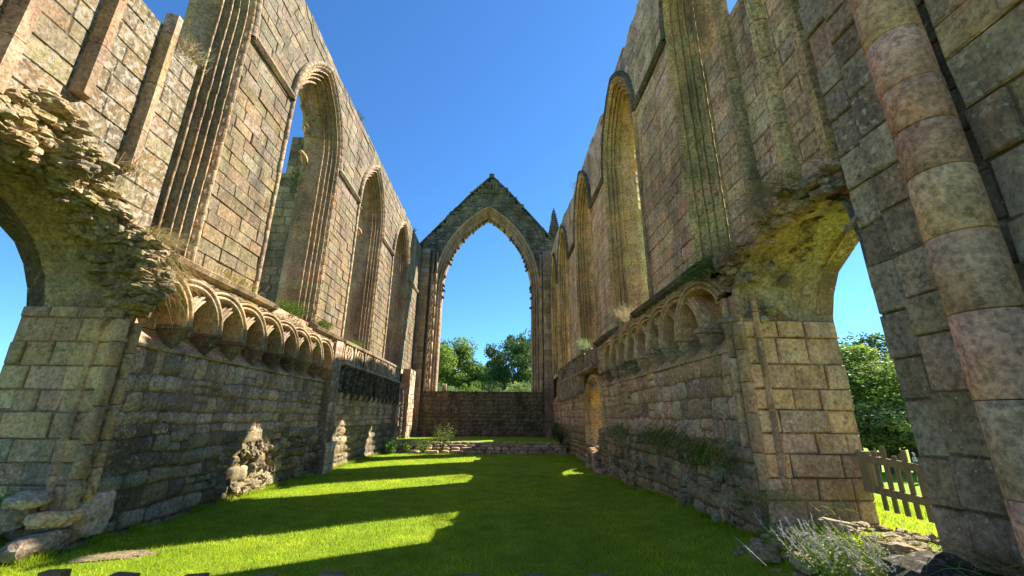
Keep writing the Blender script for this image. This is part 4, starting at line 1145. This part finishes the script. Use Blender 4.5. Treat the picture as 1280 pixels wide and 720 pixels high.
def tree(kind, label, x, y, z0, top, r, rz, tint=None, name='tree', group='trees beyond the ruin'):
    H_ = (top-z0); cz = z0+H_*.52; sz = H_*.46
    t = thing(name, label, 'tree', (x, y, cz), group)
    o0, t0 = crowns[kind]
    for src in (o0, t0):
        if src.name in used: c = src.copy(); C.objects.link(c)
        else: c = src; used.add(src.name)
        c.parent = t
        if tint and src is o0:
            c.data = c.data.copy() if c is not src else c.data
            c.data.materials[0] = M[tint]
    t.scale = (r*1.38, r*1.38, sz); t.rotation_euler = (0, 0, rz)
    return t
def leafmat(name, a, b):
    M[name] = plain(name, a, b, .5, .55, .3, attr=True)
leafmat('dark_leaves', (.065, .12, .035), (.13, .19, .05)); leafmat('pale_leaves', (.17, .24, .07), (.28, .34, .13))
tree(0, 'big rounded green tree seen at left through the far window', -8.8, 72, -2, 15.8, 5.4, .3)
tree(1, 'slightly lower tree leaning out left of the first, behind the window jamb', -12.5, 70, -2, 11, 4.4, 1.3, name='tree')
tree(1, 'tallest dark tree at right in the far window, crown against sky', 3.6, 76, -2, 17.4, 4.6, 2.2, 'dark_leaves')
tree(2, 'mid height blue green tree in the gap left of the tallest one', -.3, 74, -2, 11.6, 3.0, .5)
tree(2, 'silvery willow like tree at the lower right of the far window', 3.0, 62, -2, 8.0, 2.4, 1.0, 'pale_leaves')
tree(0, 'low bright green bushy tree at lower left of the far window', -7.2, 60, -2, 6.4, 3.0, 1.9, 'pale_leaves')
tree(0, 'dark round tree low in the middle of the far window', -1.8, 66, -2, 7.6, 2.8, .9, 'dark_leaves')
tree(1, 'green tree low behind the sill between pale bush and dark tree', -4.6, 64, -2, 7.0, 2.4, 2.9)
tree(0, 'mid green tree filling in right of the first, sloping down to the sky gap', -5.2, 71, -2, 11.4, 3.0, 2.2)
tree(1, 'dark tree left of the tallest one, low against the sky gap', .2, 72, -2, 10.2, 3.0, 1.2, 'dark_leaves')
tree(2, 'small far tree at the bottom of the sky gap', -3.5, 100, -2, 12.0, 4, .2, 'dark_leaves')
tree(0, 'tree mostly hidden by the far window right jamb', 8.4, 72, -2, 12.6, 4.2, .4, 'dark_leaves')
tree(1, 'broad sunlit tree filling the right doorway view', 31, 37, -1.8, 8.2, 4.4, .4)
tree(0, 'sunlit tree right of the broad one, by the doorway pier', 37, 38, -1.8, 7.8, 4.4, 1.4)
tree(2, 'darker tree rising behind the broad one in the doorway', 38, 48, -1.8, 12.2, 5, 2.4, 'dark_leaves')
tree(1, 'dark tree behind at upper right of the doorway view', 46, 50, -1.8, 12.0, 5, .1, 'dark_leaves')
tree(0, 'leafy tree further left, half hidden by doorway jamb', 26, 39, -1.8, 9.0, 4.4, 2.0, 'dark_leaves')
tree(2, 'bushy low tree in front of the broad doorway tree', 30, 33, -1.8, 4.5, 3.2, 1.1, 'pale_leaves')
tree(1, 'shady low tree at far right of the doorway view', 40, 34, -1.8, 7.0, 4.2, 1.1, 'dark_leaves')
tree(0, 'tree glimpsed through the left doorway at image edge', -50, 41, -1.5, 5.5, 5, .5)
tree(2, 'second tree glimpsed through left doorway, further back', -58, 40, -1.5, 6, 5, .9, 'dark_leaves')

# =================================================================== PEOPLE
def person(label, loc, rz, top_mat, leg_mat, hair='hair', seated=False, scale=1.0):
    t = thing('person', label, 'person', loc); t.rotation_euler = (0, 0, rz); t.scale = (scale,)*3
    def skin(name, pts, edges, rad, mat, par):
        me = bpy.data.meshes.new(name); me.from_pydata(pts, edges, []); o = bpy.data.objects.new(name, me); C.objects.link(o); o.parent = par
        me.materials.append(M[mat]); s = o.modifiers.new('s', 'SKIN'); ss = o.modifiers.new('u', 'SUBSURF'); ss.levels = ss.render_levels = 1
        for v, r in zip(me.skin_vertices[0].data, rad): v.radius = (r, r*.8)
        me.skin_vertices[0].data[0].use_root = True; s.use_smooth_shade = True
        return o
    body = skin('body', [(0, 0, .93), (0, 0, 1.15), (0, 0, 1.38), (0, 0, 1.5), (0, -.02, 1.6), (0, -.02, 1.7),
                  (.18, 0, 1.4), (.24, -.05, 1.12), (.22, -.2, .92), (-.18, 0, 1.4), (-.24, -.03, 1.12), (-.24, -.12, .88),
                  (.1, 0, .88), (.11, -.03, .48), (.11, .02, .08), (.11, -.12, .04), (-.1, 0, .88), (-.12, .05, .48), (-.12, .1, .08), (-.12, -.03, .04)],
         [(0, 1), (1, 2), (2, 3), (3, 4), (4, 5), (2, 6), (6, 7), (7, 8), (2, 9), (9, 10), (10, 11), (0, 12), (12, 13), (13, 14), (14, 15), (0, 16), (16, 17), (17, 18), (18, 19)],
         [.15, .14, .15, .06, .09, .09, .065, .045, .035, .065, .045, .035, .1, .065, .045, .04, .1, .065, .045, .04], 'skin', t)
    skin('shirt', [(0, 0, .95), (0, 0, 1.2), (0, 0, 1.4), (.18, 0, 1.41), (.235, -.03, 1.2), (-.18, 0, 1.41), (-.235, -.02, 1.2)], [(0, 1), (1, 2), (2, 3), (3, 4), (2, 5), (5, 6)], [.175, .165, .165, .08, .06, .08, .06], top_mat, t)
    skin('trousers', [(0, 0, .98), (.1, 0, .86), (.11, -.03, .48), (.11, .02, .12), (-.1, 0, .86), (-.12, .05, .48), (-.12, .1, .12)], [(0, 1), (1, 2), (2, 3), (0, 4), (4, 5), (5, 6)], [.16, .115, .08, .06, .115, .08, .06], leg_mat, t)
    skin('hair_cap', [(0, .02, 1.68), (0, .01, 1.74)], [(0, 1)], [.1, .085], hair, t)
    return t
person('distant person with white hair and pale blue top beyond the doorway fence', (25.3, 26.2, gz(25.3, 26.2)), 1.0, 'blue_cloth', 'white_cloth', 'white_cloth')
person('tiny distant person in red walking beyond the doorway fence', (27.6, 31.5, gz(27.6, 31.5)), 2.0, 'red_cloth', 'navy_cloth')
# low stones of a ruined wall outside
for i, lb in enumerate(('nearest left pale low stone on grass beyond the doorway fence', 'second pale stone from the left beyond the doorway fence', 'third pale stone seen between the pickets', 'fourth pale stone seen between the pickets', 'last pale stone beside the pier beyond the fence')):
    x, y = 18.6-1.3*i/4, 21.6-3.7*i/4
    stone_thing(lb, (x, y, gz(x, y)+.1), (.34, .2, .22), (0, 0, .5), {'pale': 1}, name='low_stone', mat='rough')
db = MB()
for i in range(260):
    x, y = rnd.uniform(2.9, 4.9), rnd.uniform(3.1, 5.8); sz = rnd.uniform(.015, .07)
    rock(db, (x, y, gz(x, y)+sz*.2), (sz, sz*1.3, sz*.6), pick({'pale': 2, 'buff': 2, 'grey': 2, 'brown': 1}), sub=1)
db = db.build('rubble_debris', 'rubble'); db['kind'] = 'stuff'
# =================================================================== LIGHT, SKY, CAMERA
sv = Vector((1, .60, 1.0)).normalized(); elev = math.asin(sv.z); az = math.atan2(sv.x, sv.y)
sun = bpy.data.lights.new('sun', 'SUN'); sun.energy = 5.0; sun.angle = R(.55); sun.color = (1., .93, .80)
so = bpy.data.objects.new('sun', sun); C.objects.link(so); so.rotation_euler = (-sv).to_track_quat('-Z', 'Y').to_euler()
W = bpy.data.worlds.new('World'); S.world = W; W.use_nodes = True
nt = W.node_tree; sk = nt.nodes.new('ShaderNodeTexSky'); sk.sky_type = 'NISHITA'; sk.sun_disc = False
sk.sun_elevation = elev; sk.sun_rotation = az; sk.altitude = 100; sk.air_density = 1.0; sk.dust_density = .1; sk.ozone_density = 2.0
bg = nt.nodes['Background']; tm = nt.nodes.new('ShaderNodeMix'); tm.data_type = 'RGBA'; tm.blend_type = 'MULTIPLY'; tm.inputs[0].default_value = 1
tm.inputs[7].default_value = (.46, .88, 1.27, 1); nt.links.new(sk.outputs[0], tm.inputs[6])
nt.links.new(tm.outputs[2], bg.inputs[0]); bg.inputs[1].default_value = .066

f = 517.3
d = Vector((622-640, 360-521, -f)).normalized(); up = Vector((15, 1660, -f)); up = (up-d*up.dot(d)).normalized(); rx = d.cross(up)
Mr = Matrix((rx, d, up))                     # world = Mr @ cam
cam = bpy.data.cameras.new('camera'); co = bpy.data.objects.new('camera', cam); C.objects.link(co)
m4 = Mr.to_4x4(); m4.translation = (0, 0, 1.7); co.matrix_world = m4
cam.sensor_width = 36; cam.lens = f/1280*36; cam.clip_end = 3000; cam.clip_start = .05
S.camera = co
S.view_settings.view_transform = 'Standard'; S.view_settings.look = 'None'; S.view_settings.gamma = 1
S.view_settings.exposure = 1.58
S.render.engine = 'CYCLES'
